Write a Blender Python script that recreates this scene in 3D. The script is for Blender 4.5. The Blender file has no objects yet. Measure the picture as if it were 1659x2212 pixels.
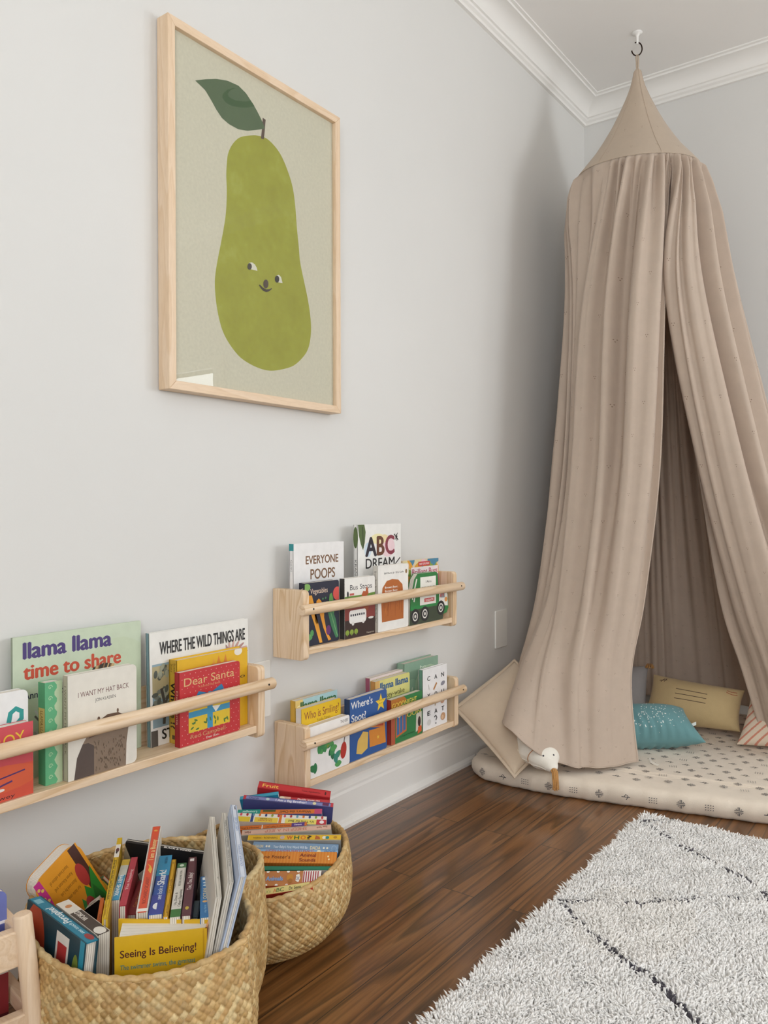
import bpy, bmesh, math, random
import numpy as np
from mathutils import Vector, Matrix, noise

R = random.Random(7)
scene = bpy.context.scene
C = scene.collection
PI = math.pi

# ------------------------------------------------------------------ camera
FPX = 1721.76
CAM = Vector((1.2727, -3.1136, 0.7946))
YAW, PITCH, ROLL = -0.6351, -0.0048, -0.0032
fw = Vector((math.sin(YAW)*math.cos(PITCH), math.cos(YAW)*math.cos(PITCH), math.sin(PITCH)))
r0 = Vector((math.cos(YAW), -math.sin(YAW), 0)); u0 = r0.cross(fw)
rt = r0*math.cos(ROLL) + u0*math.sin(ROLL)
up = -r0*math.sin(ROLL) + u0*math.cos(ROLL)
cam = bpy.data.cameras.new('camera'); co = bpy.data.objects.new('camera', cam); C.objects.link(co)
cam.sensor_fit = 'VERTICAL'; cam.sensor_height = 36.0; cam.lens = FPX/2212*36.0
cam.clip_start = 0.05; cam.clip_end = 50
m = Matrix.Identity(4)
for i in range(3):
    m[i][0], m[i][1], m[i][2], m[i][3] = rt[i], up[i], -fw[i], CAM[i]
co.matrix_world = m
scene.camera = co

# ------------------------------------------------------------------ light, exposure
scene.view_settings.view_transform = 'Standard'
scene.view_settings.look = 'None'
scene.view_settings.exposure = 0.27
scene.view_settings.gamma = 1.0
scene.view_settings.use_curve_mapping = False
scene.cycles.use_denoising = True
scene.cycles.max_bounces = 10
scene.cycles.diffuse_bounces = 7
scene.cycles.transparent_max_bounces = 12
scene.cycles.sample_clamp_indirect = 6.0
w = bpy.data.worlds.new('daylight'); scene.world = w; w.use_nodes = True
w.node_tree.nodes['Background'].inputs[0].default_value = (0.86, 0.93, 1.0, 1)
w.node_tree.nodes['Background'].inputs[1].default_value = 1.2

def area(name, loc, aim, sx, sy, power, col):
    l = bpy.data.lights.new(name, 'AREA'); l.shape = 'RECTANGLE'; l.size = sx; l.size_y = sy
    l.energy = power; l.color = col
    o = bpy.data.objects.new(name, l); C.objects.link(o); o.location = loc
    o.rotation_euler = (Vector(aim)).to_track_quat('-Z', 'Z').to_euler()
    return o
RX = 3.5                      # right wall
FY = -4.4                     # wall behind the camera
HC = 2.427                    # ceiling
# daylight just outside the right and back windows; the front one is added fill
area('daylight_right', (RX+0.10, -0.55, 1.40), (-1, 0, 0.42), 0.70, 1.35, 36, (0.945, 0.975, 1.0))
area('daylight_back', (2.75, 0.10, 1.15), (0, -1, 0), 0.95, 0.95, 22, (0.945, 0.975, 1.0))
area('fill_front', (2.15, FY-0.10, 1.45), (0, 1, 0.35), 1.5, 1.3, 38, (0.945, 0.975, 1.0))

# ------------------------------------------------------------------ pixel helpers: a photo point onto a real plane
def ray(u, v): return fw + rt*((u-829.5)/FPX) - up*((v-1106)/FPX)
def atX(u, v, x): d = ray(u, v); return CAM + d*((x-CAM.x)/d.x)
def atY(u, v, y): d = ray(u, v); return CAM + d*((y-CAM.y)/d.y)
def atZ(u, v, z): d = ray(u, v); return CAM + d*((z-CAM.z)/d.z)
G = Vector((0.593, -0.805, 0)); S = Vector((0.805, 0.593, 0))
def atG(u, v, c, o):
    d = ray(u, v); p0 = Vector((c[0], c[1], 0)) + G*o
    return CAM + d*((p0-CAM).dot(G)/d.dot(G))

# ------------------------------------------------------------------ materials
def lin(c): return tuple((x/12.92 if x <= 0.04045 else ((x+0.055)/1.055)**2.4) for x in c)
def hexc(h):
    h = h.lstrip('#'); return lin(tuple(int(h[i:i+2], 16)/255 for i in (0, 2, 4)))
MATS = {}
def new_mat(name):
    mt = bpy.data.materials.new(name); mt.use_nodes = True
    return mt, mt.node_tree.nodes, mt.node_tree.links, mt.node_tree.nodes['Principled BSDF']
def nd(ns, t, **kw):
    n = ns.new(t)
    for k, v in kw.items():
        if k in ('operation', 'blend_type', 'data_type', 'wave_type', 'bands_direction', 'feature', 'attribute_name', 'offset', 'squash', 'noise_dimensions', 'wave_profile', 'distance'):
            setattr(n, k, v)
        else: n.inputs[k].default_value = v
    return n
def ramp(ns, stops):
    n = ns.new('ShaderNodeValToRGB'); e = n.color_ramp.elements
    while len(e) < len(stops): e.new(0.5)
    for i, (p, c) in enumerate(stops): e[i].position = p; e[i].color = (*c, 1)
    return n
def paper(h, rough=0.42):
    key = ('paper', h, rough)
    if key in MATS: return MATS[key]
    mt, ns, ln, b = new_mat('printed_card_'+h.strip('#'))
    c = hexc(h)
    tc = ns.new('ShaderNodeTexCoord'); nz = nd(ns, 'ShaderNodeTexNoise', Scale=45.0, Detail=3.0)
    ln.new(tc.outputs['Object'], nz.inputs['Vector'])
    rp = ramp(ns, [(0.3, tuple(x*0.93 for x in c)), (0.7, c)])
    ln.new(nz.outputs['Fac'], rp.inputs[0]); ln.new(rp.outputs[0], b.inputs['Base Color'])
    b.inputs['Roughness'].default_value = rough
    MATS[key] = mt; return mt
def plain(name, h, rough=0.5, metal=0.0, nscale=30, var=0.06, bump=0.0, bscale=200):
    key = (name,)
    if key in MATS: return MATS[key]
    mt, ns, ln, b = new_mat(name); c = hexc(h)
    tc = ns.new('ShaderNodeTexCoord'); nz = nd(ns, 'ShaderNodeTexNoise', Scale=nscale, Detail=4.0)
    ln.new(tc.outputs['Object'], nz.inputs['Vector'])
    rp = ramp(ns, [(0.3, tuple(x*(1-var) for x in c)), (0.7, c)])
    ln.new(nz.outputs['Fac'], rp.inputs[0]); ln.new(rp.outputs[0], b.inputs['Base Color'])
    b.inputs['Roughness'].default_value = rough; b.inputs['Metallic'].default_value = metal
    if bump:
        n2 = nd(ns, 'ShaderNodeTexNoise', Scale=bscale, Detail=2.0); ln.new(tc.outputs['Object'], n2.inputs['Vector'])
        bp = nd(ns, 'ShaderNodeBump', Strength=bump, Distance=0.002); ln.new(n2.outputs['Fac'], bp.inputs['Height'])
        ln.new(bp.outputs[0], b.inputs['Normal'])
    MATS[key] = mt; return mt
def pages_mat():
    if 'pages' in MATS: return MATS['pages']
    mt, ns, ln, b = new_mat('page_edges')
    tc = ns.new('ShaderNodeTexCoord'); mp = ns.new('ShaderNodeMapping'); mp.inputs['Scale'].default_value = (0, 1, 0)
    ln.new(tc.outputs['Object'], mp.inputs[0])
    wv = nd(ns, 'ShaderNodeTexWave', bands_direction='Y', Scale=110.0, Distortion=0.6); ln.new(mp.outputs[0], wv.inputs['Vector'])
    rp = ramp(ns, [(0.0, hexc('b5ab9c')), (0.35, hexc('e3ddd2')), (1.0, hexc('efe9de'))])
    ln.new(wv.outputs['Fac'], rp.inputs[0]); ln.new(rp.outputs[0], b.inputs['Base Color']); b.inputs['Roughness'].default_value = 0.75
    MATS['pages'] = mt; return mt
def pine(axis='Y', soft=False):
    key = 'pine'+axis+str(soft)
    if key in MATS: return MATS[key]
    mt, ns, ln, b = new_mat(('plain_wood_' if soft else 'pine_grain_')+axis.lower())
    tc = ns.new('ShaderNodeTexCoord'); mp = ns.new('ShaderNodeMapping')
    sc = {'X': (0.09, 1, 1), 'Y': (1, 0.09, 1), 'Z': (1, 1, 0.09)}[axis]
    mp.inputs['Scale'].default_value = sc
    oi = ns.new('ShaderNodeObjectInfo'); ad = ns.new('ShaderNodeVectorMath'); ad.operation = 'ADD'
    ml = nd(ns, 'ShaderNodeMath', operation='MULTIPLY'); ml.inputs[1].default_value = 3.0
    ln.new(oi.outputs['Random'], ml.inputs[0])
    ln.new(tc.outputs['Object'], mp.inputs[0]); ln.new(mp.outputs[0], ad.inputs[0]); ln.new(ml.outputs[0], ad.inputs[1])
    n1 = nd(ns, 'ShaderNodeTexNoise', Scale=14.0, Detail=2.0); ln.new(ad.outputs[0], n1.inputs['Vector'])
    m1 = nd(ns, 'ShaderNodeMath', operation='MULTIPLY'); m1.inputs[1].default_value = 13.0; ln.new(n1.outputs['Fac'], m1.inputs[0])
    fr = nd(ns, 'ShaderNodeMath', operation='FRACT'); ln.new(m1.outputs[0], fr.inputs[0])
    n2 = nd(ns, 'ShaderNodeTexNoise', Scale=420.0, Detail=2.0); ln.new(ad.outputs[0], n2.inputs['Vector'])
    rp = ramp(ns, [(0.0, hexc('e8cfb3')), (0.6, hexc('e5caab')), (0.9, hexc('e0c3a2')), (1.0, hexc('e7cdb0'))] if soft else [(0.0, hexc('ecd3b6')), (0.6, hexc('e6cbaa')), (0.9, hexc('d8b78f')), (1.0, hexc('e9cfaf'))])
    ln.new(fr.outputs[0], rp.inputs[0])
    mx = nd(ns, 'ShaderNodeMix', data_type='RGBA', blend_type='MULTIPLY'); mx.inputs[0].default_value = 0.25
    ln.new(rp.outputs[0], mx.inputs[6]); rp2 = ramp(ns, [(0.35, (0.78, 0.72, 0.64)), (0.6, (1, 1, 1))]); ln.new(n2.outputs['Fac'], rp2.inputs[0]); ln.new(rp2.outputs[0], mx.inputs[7])
    ln.new(mx.outputs[2], b.inputs['Base Color']); b.inputs['Roughness'].default_value = 0.45
    MATS[key] = mt; return mt
def cloth(name, h, weave=900, var=0.08, trans=0.0, dots=False, rough=0.9, bump=0.25, dot_h='a38b77'):
    key = ('cloth', name)
    if key in MATS: return MATS[key]
    mt, ns, ln, b = new_mat(name); c = hexc(h)
    tc = ns.new('ShaderNodeTexCoord')
    nz = nd(ns, 'ShaderNodeTexNoise', Scale=18.0, Detail=6.0, Roughness=0.7); ln.new(tc.outputs['Object'], nz.inputs['Vector'])
    rp = ramp(ns, [(0.3, tuple(x*(1-var) for x in c)), (0.7, tuple(min(1, x*(1+var*0.5)) for x in c))]); ln.new(nz.outputs['Fac'], rp.inputs[0])
    col = rp.outputs[0]
    if dots:      # little stitched three-dot motifs, laid out in the cloth's own length and width
        sp = ns.new('ShaderNodeSeparateXYZ'); ln.new(tc.outputs['UV'], sp.inputs[0])
        def M(op, a, bb=None):
            n = nd(ns, 'ShaderNodeMath', operation=op)
            for i, q in enumerate((a, bb)):
                if q is None: continue
                if isinstance(q, (int, float)): n.inputs[i].default_value = q
                else: ln.new(q, n.inputs[i])
            return n.outputs[0]
        P = 0.075
        row = M('FLOOR', M('DIVIDE', sp.outputs[1], P))
        par = M('MULTIPLY', M('MODULO', row, 2.0), 0.5)
        fx = M('SUBTRACT', M('FRACT', M('ADD', M('DIVIDE', sp.outputs[0], P), par)), 0.5)
        fy = M('SUBTRACT', M('FRACT', M('DIVIDE', sp.outputs[1], P)), 0.5)
        best = None
        for (ox, oy) in ((-0.036, -0.02), (0.036, -0.02), (0.0, 0.045)):
            dx = M('SUBTRACT', fx, ox); dy = M('SUBTRACT', fy, oy)
            d = M('SQRT', M('ADD', M('MULTIPLY', dx, dx), M('MULTIPLY', dy, dy)))
            best = d if best is None else M('MINIMUM', best, d)
        k = M('LESS_THAN', best, 0.016)
        mx = nd(ns, 'ShaderNodeMix', data_type='RGBA'); ln.new(k, mx.inputs[0]); ln.new(col, mx.inputs[6]); mx.inputs[7].default_value = (*hexc(dot_h), 1)
        col = mx.outputs[2]
    ln.new(col, b.inputs['Base Color']); b.inputs['Roughness'].default_value = rough
    b.inputs['Sheen Weight'].default_value = 0.15
    n2 = nd(ns, 'ShaderNodeTexNoise', Scale=weave, Detail=1.0); ln.new(tc.outputs['Object'], n2.inputs['Vector'])
    bp = nd(ns, 'ShaderNodeBump', Strength=bump, Distance=0.001); ln.new(n2.outputs['Fac'], bp.inputs['Height']); ln.new(bp.outputs[0], b.inputs['Normal'])
    if trans:
        tr = ns.new('ShaderNodeBsdfTranslucent'); ln.new(col, tr.inputs[0])
        mxs = ns.new('ShaderNodeMixShader'); mxs.inputs[0].default_value = trans
        ln.new(b.outputs[0], mxs.inputs[1]); ln.new(tr.outputs[0], mxs.inputs[2]); ln.new(mxs.outputs[0], ns['Material Output'].inputs[0])
    MATS[key] = mt; return mt

# ------------------------------------------------------------------ mesh builder
class MB:
    def __init__(s): s.v = []; s.f = []; s.mi = []; s.sm = []; s.mats = []; s.uv = None
    def slot(s, mat):
        if mat not in s.mats: s.mats.append(mat)
        return s.mats.index(mat)
    def add(s, vs, fs, mat, smooth=False):
        o = len(s.v); k = s.slot(mat) if not isinstance(mat, (list, tuple)) else None
        s.v.extend(tuple(p) for p in vs)
        for i, f in enumerate(fs):
            s.f.append(tuple(j+o for j in f)); s.mi.append(k if k is not None else s.slot(mat[i])); s.sm.append(smooth)
    def box(s, a, b, mat):
        x0, y0, z0 = a; x1, y1, z1 = b
        vs = [(x0,y0,z0),(x1,y0,z0),(x1,y1,z0),(x0,y1,z0),(x0,y0,z1),(x1,y0,z1),(x1,y1,z1),(x0,y1,z1)]
        s.add(vs, [(0,3,2,1),(4,5,6,7),(0,1,5,4),(1,2,6,5),(2,3,7,6),(3,0,4,7)], mat)
    def prism(s, poly, f, d0, d1, mat, smooth=False):
        """poly: 2D loop; f(a,b,d) -> xyz"""
        n = len(poly)
        vs = [f(a, b, d0) for a, b in poly] + [f(a, b, d1) for a, b in poly]
        fs = [tuple(range(n-1, -1, -1)), tuple(range(n, 2*n))] + [(i, (i+1) % n, n+(i+1) % n, n+i) for i in range(n)]
        s.add(vs, fs, mat, smooth)
    def grid(s, P, mat, smooth=True, wrap_u=False, flip=False, matfn=None):
        nu, nv = len(P), len(P[0]); vs = [p for row in P for p in row]; fs = []; ml = []
        for i in range(nu if wrap_u else nu-1):
            for j in range(nv-1):
                a, b, c, d = i*nv+j, ((i+1) % nu)*nv+j, ((i+1) % nu)*nv+j+1, i*nv+j+1
                fs.append((a, d, c, b) if flip else (a, b, c, d))
                if matfn: ml.append(matfn(i, j))
        s.add(vs, fs, ml if matfn else mat, smooth)
    def tube(s, pts, rad, mat, n=12, caps=True, closed=False):
        pts = [Vector(p) for p in pts]; N = len(pts)
        rads = rad if isinstance(rad, (list, tuple)) else [rad]*N
        rings = []; prev = None
        for i in range(N):
            t = (pts[(i+1) % N]-pts[i-1]) if closed else (pts[min(i+1, N-1)]-pts[max(i-1, 0)])
            t.normalize()
            if prev is None:
                a = Vector((0, 0, 1)) if abs(t.z) < 0.9 else Vector((1, 0, 0)); x = t.cross(a).normalized()
            else: x = (prev - t*prev.dot(t)).normalized()
            prev = x; y = t.cross(x)
            rings.append([pts[i] + (x*math.cos(2*PI*k/n) + y*math.sin(2*PI*k/n))*rads[i] for k in range(n)])
        vs = [p for rg in rings for p in rg]; fs = []
        for i in range(N if closed else N-1):
            for k in range(n):
                a, b = i*n+k, i*n+(k+1) % n; c, d = ((i+1) % N)*n+(k+1) % n, ((i+1) % N)*n+k
                fs.append((a, b, c, d))
        s.add(vs, fs, mat, True)
        if caps and not closed:
            o = len(s.v)
            s.add(rings[0], [tuple(range(n-1, -1, -1))], mat); s.add(rings[-1], [tuple(range(n))], mat)
    def build(s, name, parent=None, shift=None, bevel=0.0, seg=2):
        me = bpy.data.meshes.new(name)
        vs = s.v
        if shift is not None: vs = [(p[0]-shift[0], p[1]-shift[1], p[2]-shift[2]) for p in vs]
        me.from_pydata(vs, [], s.f)
        for mt in s.mats: me.materials.append(mt)
        me.polygons.foreach_set('material_index', s.mi); me.polygons.foreach_set('use_smooth', s.sm)
        if s.uv is not None:
            ul = me.uv_layers.new(name='uv'); li = np.empty(len(me.loops), dtype=np.int32); me.loops.foreach_get('vertex_index', li)
            ul.data.foreach_set('uv', np.asarray(s.uv, dtype=np.float32)[li].ravel())
        me.update()
        o = bpy.data.objects.new(name, me); C.objects.link(o)
        if parent is not None: o.parent = parent
        elif shift is not None: o.location = shift
        if bevel:
            bv = o.modifiers.new('bevel', 'BEVEL'); bv.width = bevel; bv.segments = seg; bv.limit_method = 'ANGLE'; bv.angle_limit = 0.6
        return o
def thing(name, label, cat, M=None, group=None):
    o = bpy.data.objects.new(name, None); C.objects.link(o); o.empty_display_size = 0.02
    if M is not None:
        if isinstance(M, Matrix): o.matrix_world = M
        else: o.location = M
    o['label'] = label; o['category'] = cat
    if group: o['group'] = group
    return o
def tag(o, label, cat, group=None):
    o['label'] = label; o['category'] = cat
    if group: o['group'] = group
    return o
def struct(o): o['kind'] = 'structure'; return o
def frame(o, X, Y, Z):
    m = Matrix.Identity(4)
    for i in range(3): m[i][0], m[i][1], m[i][2], m[i][3] = X[i], Y[i], Z[i], o[i]
    return m

# ------------------------------------------------------------------ the room
def wall_mat():
    mt, ns, ln, b = new_mat('warm_white_wall_paint')
    tc = ns.new('ShaderNodeTexCoord'); n = nd(ns, 'ShaderNodeTexNoise', Scale=1.4, Detail=4.0); ln.new(tc.outputs['Object'], n.inputs['Vector'])
    rp = ramp(ns, [(0.3, hexc('d9d8d5')), (0.7, hexc('dddcd9'))]); ln.new(n.outputs['Fac'], rp.inputs[0]); ln.new(rp.outputs[0], b.inputs['Base Color'])
    n2 = nd(ns, 'ShaderNodeTexNoise', Scale=260.0, Detail=3.0); ln.new(tc.outputs['Object'], n2.inputs['Vector'])
    bp = nd(ns, 'ShaderNodeBump', Strength=0.06, Distance=0.001); ln.new(n2.outputs['Fac'], bp.inputs['Height']); ln.new(bp.outputs[0], b.inputs['Normal'])
    b.inputs['Roughness'].default_value = 0.62; return mt
WALL = wall_mat()
CEIL = plain('flat_white_ceiling_paint', 'f2f0ed', 0.8, nscale=2, var=0.02)
TRIM = plain('white_gloss_trim_paint', 'f1efeb', 0.32, nscale=3, var=0.015)
def floor_mat():
    mt, ns, ln, b = new_mat('dark_oak_strip_floor')
    tc = ns.new('ShaderNodeTexCoord'); mp = ns.new('ShaderNodeMapping'); mp.inputs['Rotation'].default_value = (0, 0, PI/2)
    ln.new(tc.outputs['Object'], mp.inputs[0])
    br = nd(ns, 'ShaderNodeTexBrick', offset=0.37, squash=1.0)
    br.inputs['Scale'].default_value = 1.0; br.inputs['Brick Width'].default_value = 0.85; br.inputs['Row Height'].default_value = 0.076
    br.inputs['Mortar Size'].default_value = 0.0011; br.inputs['Mortar Smooth'].default_value = 0.3; br.inputs['Bias'].default_value = 0.0
    br.inputs['Color1'].default_value = (0, 0, 0, 1); br.inputs['Color2'].default_value = (1, 1, 1, 1); br.inputs['Mortar'].default_value = (0.5, 0.5, 0.5, 1)
    ln.new(mp.outputs[0], br.inputs['Vector'])
    # grain: stretched along the boards, shifted per board
    mp2 = ns.new('ShaderNodeMapping'); mp2.inputs['Scale'].default_value = (1.0, 0.05, 1.0); ln.new(tc.outputs['Object'], mp2.inputs[0])
    ad = ns.new('ShaderNodeVectorMath'); ad.operation = 'ADD'; ml = ns.new('ShaderNodeVectorMath'); ml.operation = 'SCALE'; ml.inputs['Scale'].default_value = 1.7
    ln.new(br.outputs['Color'], ml.inputs[0]); ln.new(mp2.outputs[0], ad.inputs[0]); ln.new(ml.outputs[0], ad.inputs[1])
    n1 = nd(ns, 'ShaderNodeTexNoise', Scale=9.0, Detail=2.0, Roughness=0.5); ln.new(ad.outputs[0], n1.inputs['Vector'])
    m1 = nd(ns, 'ShaderNodeMath', operation='MULTIPLY'); m1.inputs[1].default_value = 13.0; ln.new(n1.outputs['Fac'], m1.inputs[0])
    fr = nd(ns, 'ShaderNodeMath', operation='FRACT'); ln.new(m1.outputs[0], fr.inputs[0])
    rg = ramp(ns, [(0.0, hexc('8a5f35')), (0.55, hexc('7a5029')), (0.88, hexc('583a1d')), (1.0, hexc('80562d'))]); ln.new(fr.outputs[0], rg.inputs[0])
    n2 = nd(ns, 'ShaderNodeTexNoise', Scale=150.0, Detail=3.0, Roughness=0.7)
    mp3 = ns.new('ShaderNodeMapping'); mp3.inputs['Scale'].default_value = (1.0, 0.035, 1.0); ln.new(tc.outputs['Object'], mp3.inputs[0]); ln.new(mp3.outputs[0], n2.inputs['Vector'])
    rp2 = ramp(ns, [(0.38, (0.42, 0.38, 0.34)), (0.56, (1, 1, 1))]); ln.new(n2.outputs['Fac'], rp2.inputs[0])
    mx = nd(ns, 'ShaderNodeMix', data_type='RGBA', blend_type='MULTIPLY'); mx.inputs[0].default_value = 0.55; ln.new(rg.outputs[0], mx.inputs[6]); ln.new(rp2.outputs[0], mx.inputs[7])
    rb = ramp(ns, [(0.0, (0.84, 0.81, 0.78)), (1.0, (1.10, 1.07, 1.02))]); ln.new(br.outputs['Color'], rb.inputs[0])
    mb = nd(ns, 'ShaderNodeMix', data_type='RGBA', blend_type='MULTIPLY'); mb.inputs[0].default_value = 1.0; ln.new(mx.outputs[2], mb.inputs[6]); ln.new(rb.outputs[0], mb.inputs[7])
    mm = nd(ns, 'ShaderNodeMix', data_type='RGBA'); ln.new(br.outputs['Fac'], mm.inputs[0]); ln.new(mb.outputs[2], mm.inputs[6]); mm.inputs[7].default_value = (*hexc('20130a'), 1)
    ln.new(mm.outputs[2], b.inputs['Base Color'])
    b.inputs['Roughness'].default_value = 0.30
    b.inputs['Coat Weight'].default_value = 0.35; b.inputs['Coat Roughness'].default_value = 0.12
    bp = nd(ns, 'ShaderNodeBump', Strength=0.12, Distance=0.0006); ln.new(n2.outputs['Fac'], bp.inputs['Height']); ln.new(bp.outputs[0], b.inputs['Normal'])
    return mt
FLOOR = floor_mat()
T = 0.12
b_ = MB(); b_.box((-T, FY-T, -0.1), (RX+T, T, 0), FLOOR); struct(b_.build('floor'))
b_ = MB(); b_.box((-T, FY-T, HC), (RX+T, T, HC+0.1), CEIL); struct(b_.build('ceiling'))
b_ = MB(); b_.box((-T, FY-T, 0), (0, T, HC), WALL); struct(b_.build('wall_left'))
def wall_hole(name, f, a0, a1, h0, h1, z0, z1):
    b = MB()
    for p, q in (((a0, 0), (h0, HC)), ((h1, 0), (a1, HC)), ((h0, 0), (h1, z0)), ((h0, z1), (h1, HC))):
        A = f(p[0], 0, p[1]); B = f(q[0], T, q[1])
        b.box([min(A[i], B[i]) for i in range(3)], [max(A[i], B[i]) for i in range(3)], WALL)
    return struct(b.build(name))
def window(name, f, h0, h1, z0, z1):
    b = MB(); mid = (h0+h1)/2; zm = (z0+z1)/2
    bars = [(h0-0.07, z0-0.07, h0, z1+0.07, -0.018, T), (h1, z0-0.07, h1+0.07, z1+0.07, -0.018, T), (h0, z1, h1, z1+0.07, -0.018, T), (h0-0.09, z0-0.05, h1+0.09, z0, -0.05, T),
            (mid-0.014, z0, mid+0.014, z1, 0.02, 0.05), (h0, zm-0.02, h1, zm+0.02, 0.02, 0.06)]
    for a0, c0, a1, c1, d0, d1 in bars:
        A = f(a0, d0, c0); B = f(a1, d1, c1); b.box([min(A[i], B[i]) for i in range(3)], [max(A[i], B[i]) for i in range(3)], TRIM)
    return struct(b.build(name, bevel=0.003))
fR = lambda a, d, z: (RX+d, a, z); fB = lambda a, d, z: (a, d, z); fF = lambda a, d, z: (a, FY-d, z)
wall_hole('wall_right', fR, FY-T, T, -0.92, -0.18, 0.75, 2.05); window('window_1', fR, -0.92, -0.18, 0.75, 2.05)
wall_hole('wall_back', fB, 0, RX, 2.28, 3.2, 0.7, 1.6); window('window_2', fB, 2.28, 3.2, 0.7, 1.6)
wall_hole('wall_front', fF, 0, RX, 1.38, 2.92, 0.8, 2.1); window('fill_window', fF, 1.38, 2.92, 0.8, 2.1)  # front window is added, an opening for the fill light behind the camera
# mouldings: (distance from wall, height) profiles mitred at the corners
crown = [(0, -0.082), (0.011, -0.082), (0.013, -0.074), (0.020, -0.068), (0.021, -0.060), (0.027, -0.058)]
for k in range(19):
    a = k/18*PI/2; crown.append((0.027+0.048*(1-math.cos(a)), -0.058+0.046*math.sin(a)))
crown += [(0.079, -0.012), (0.081, -0.006), (0.091, -0.005), (0.091, 0.0), (0, 0)]
base = [(0, 0), (0.026, 0), (0.026, 0.008), (0.023, 0.015), (0.016, 0.019), (0.015, 0.020), (0.015, 0.084), (0.0125, 0.090), (0.0125, 0.096), (0.009, 0.101), (0.007, 0.108), (0.003, 0.113), (0, 0.114)]
def moulding(name, prof, side, z0, mat=TRIM):
    b = MB(); n = len(prof)
    if side == 'left': e0 = lambda d, z: (d, FY+d, z); e1 = lambda d, z: (d, -d, z)
    if side == 'back': e0 = lambda d, z: (d, -d, z); e1 = lambda d, z: (RX-d, -d, z)
    if side == 'right': e0 = lambda d, z: (RX-d, -d, z); e1 = lambda d, z: (RX-d, FY+d, z)
    if side == 'front': e0 = lambda d, z: (RX-d, FY+d, z); e1 = lambda d, z: (d, FY+d, z)
    vs = [e0(d, z0+z) for d, z in prof] + [e1(d, z0+z) for d, z in prof]
    b.add(vs, [(i, (i+1) % n, n+(i+1) % n, n+i) for i in range(n)] + [tuple(range(n)), tuple(range(2*n-1, n-1, -1))], mat)
    o = b.build(name); struct(o)
    bm = bmesh.new(); bm.from_mesh(o.data); bmesh.ops.recalc_face_normals(bm, faces=bm.faces); bm.to_mesh(o.data); bm.free()
for i, sd in enumerate(('left', 'back', 'right', 'front')):
    moulding('trim_%d' % (i+1), crown, sd, HC); moulding('baseboard_'+sd, base, sd, 0)
# ------------------------------------------------------------------ flat printed artwork and lettering
GLY = {}
def glyphs(s, bold):
    k = (s, bold)
    if k not in GLY:
        cu = bpy.data.curves.new('t', 'FONT'); cu.body = s; cu.resolution_u = 4
        o = bpy.data.objects.new('t', cu); me = o.to_mesh()
        v = [(p.co.x, p.co.y) for p in me.vertices]; f = [tuple(p.vertices) for p in me.polygons]
        xs = [p[0] for p in v] or [0, 1]
        GLY[k] = (v, f, min(xs), max(xs)); o.to_mesh_clear(); bpy.data.objects.remove(o); bpy.data.curves.remove(cu)
    return GLY[k]
def clip01(pts):
    for ax, lim, sg in ((0, 0, 1), (0, 1, -1), (1, 0, 1), (1, 1, -1)):
        out = []
        for i in range(len(pts)):
            p, q = pts[i-1], pts[i]; dp = (p[ax]-lim)*sg; dq = (q[ax]-lim)*sg
            if (dp < 0) != (dq < 0):
                t = dp/(dp-dq); out.append((p[0]+(q[0]-p[0])*t, p[1]+(q[1]-p[1])*t))
            if dq >= 0: out.append(q)
        pts = out
        if not pts: return pts
    return pts
class Art:
    def __init__(s, mb, f, w, h, eps=0.000012, rough=0.42): s.mb, s.f, s.w, s.h, s.k, s.eps, s.rough = mb, f, w, h, 1, eps, rough
    def put(s, pts, fs, c):
        s.mb.add([s.f(a, b, s.eps*s.k) for a, b in pts], fs, paper(c, s.rough)); s.k += 1
    def p(s, pts, c):
        pts = clip01(list(pts))
        if len(pts) > 2: s.put(pts, [tuple(range(len(pts)))], c)
    def r(s, x0, y0, x1, y1, c): s.p([(x0, y0), (x1, y0), (x1, y1), (x0, y1)], c)
    def e(s, cx, cy, rx, ry, c, rot=0, n=18, a0=0, a1=2*PI):
        P = []
        for i in range(n):
            t = a0+(a1-a0)*i/(n-1 if a1-a0 < 6.2 else n); x, y = rx*math.cos(t), ry*math.sin(t)
            if rot:
                X, Y = x*s.w, y*s.h; x, y = (X*math.cos(rot)-Y*math.sin(rot))/s.w, (X*math.sin(rot)+Y*math.cos(rot))/s.h
            P.append((cx+x, cy+y))
        s.p(P, c)
    def l(s, pts, wd, c):
        """a brush line; wd as a share of the height"""
        q = [Vector((a*s.w, b*s.h)) for a, b in pts]; L = []; Rr = []
        for i in range(len(q)):
            t = (q[min(i+1, len(q)-1)]-q[max(i-1, 0)]).normalized(); n = Vector((-t.y, t.x))*wd*s.h/2
            L.append(q[i]+n); Rr.append(q[i]-n)
        N = len(q); s.put([(p.x/s.w, p.y/s.h) for p in L+Rr], [(i, i+1, N+i+1, N+i) for i in range(N-1)], c)
    def t(s, txt, x0, x1, y, hh, c, bold=0.0, rot=0.0):
        v, f, a, b = glyphs(txt, bold)
        if not v: return
        sx = (x1-x0)/max(b-a, 1e-6); sy = hh/0.72
        for dx, dy in ([(0, 0)] if bold < 0.008 else [(0, 0), (-bold*1.3, 0), (bold*1.3, 0), (0, bold*.8), (0, -bold*.8)]):      # heavier strokes
            P = [((p[0]+dx-a)*sx, (p[1]+dy)*sy) for p in v]
            if rot: P = [((p[0]*s.w*math.cos(rot)-p[1]*s.h*math.sin(rot))/s.w, (p[0]*s.w*math.sin(rot)+p[1]*s.h*math.cos(rot))/s.h) for p in P]
            s.put([(x0+p[0], y+p[1]) for p in P], f, c)
    def dots(s, spots, r_, c):
        vs = []; fs = []
        for a, b in spots:
            o = len(vs); vs += [(a+r_/s.w*s.h*math.cos(i*PI/4), b+r_*math.sin(i*PI/4)) for i in range(8)]; fs.append(tuple(range(o, o+8)))
        s.put(vs, fs, c)
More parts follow.
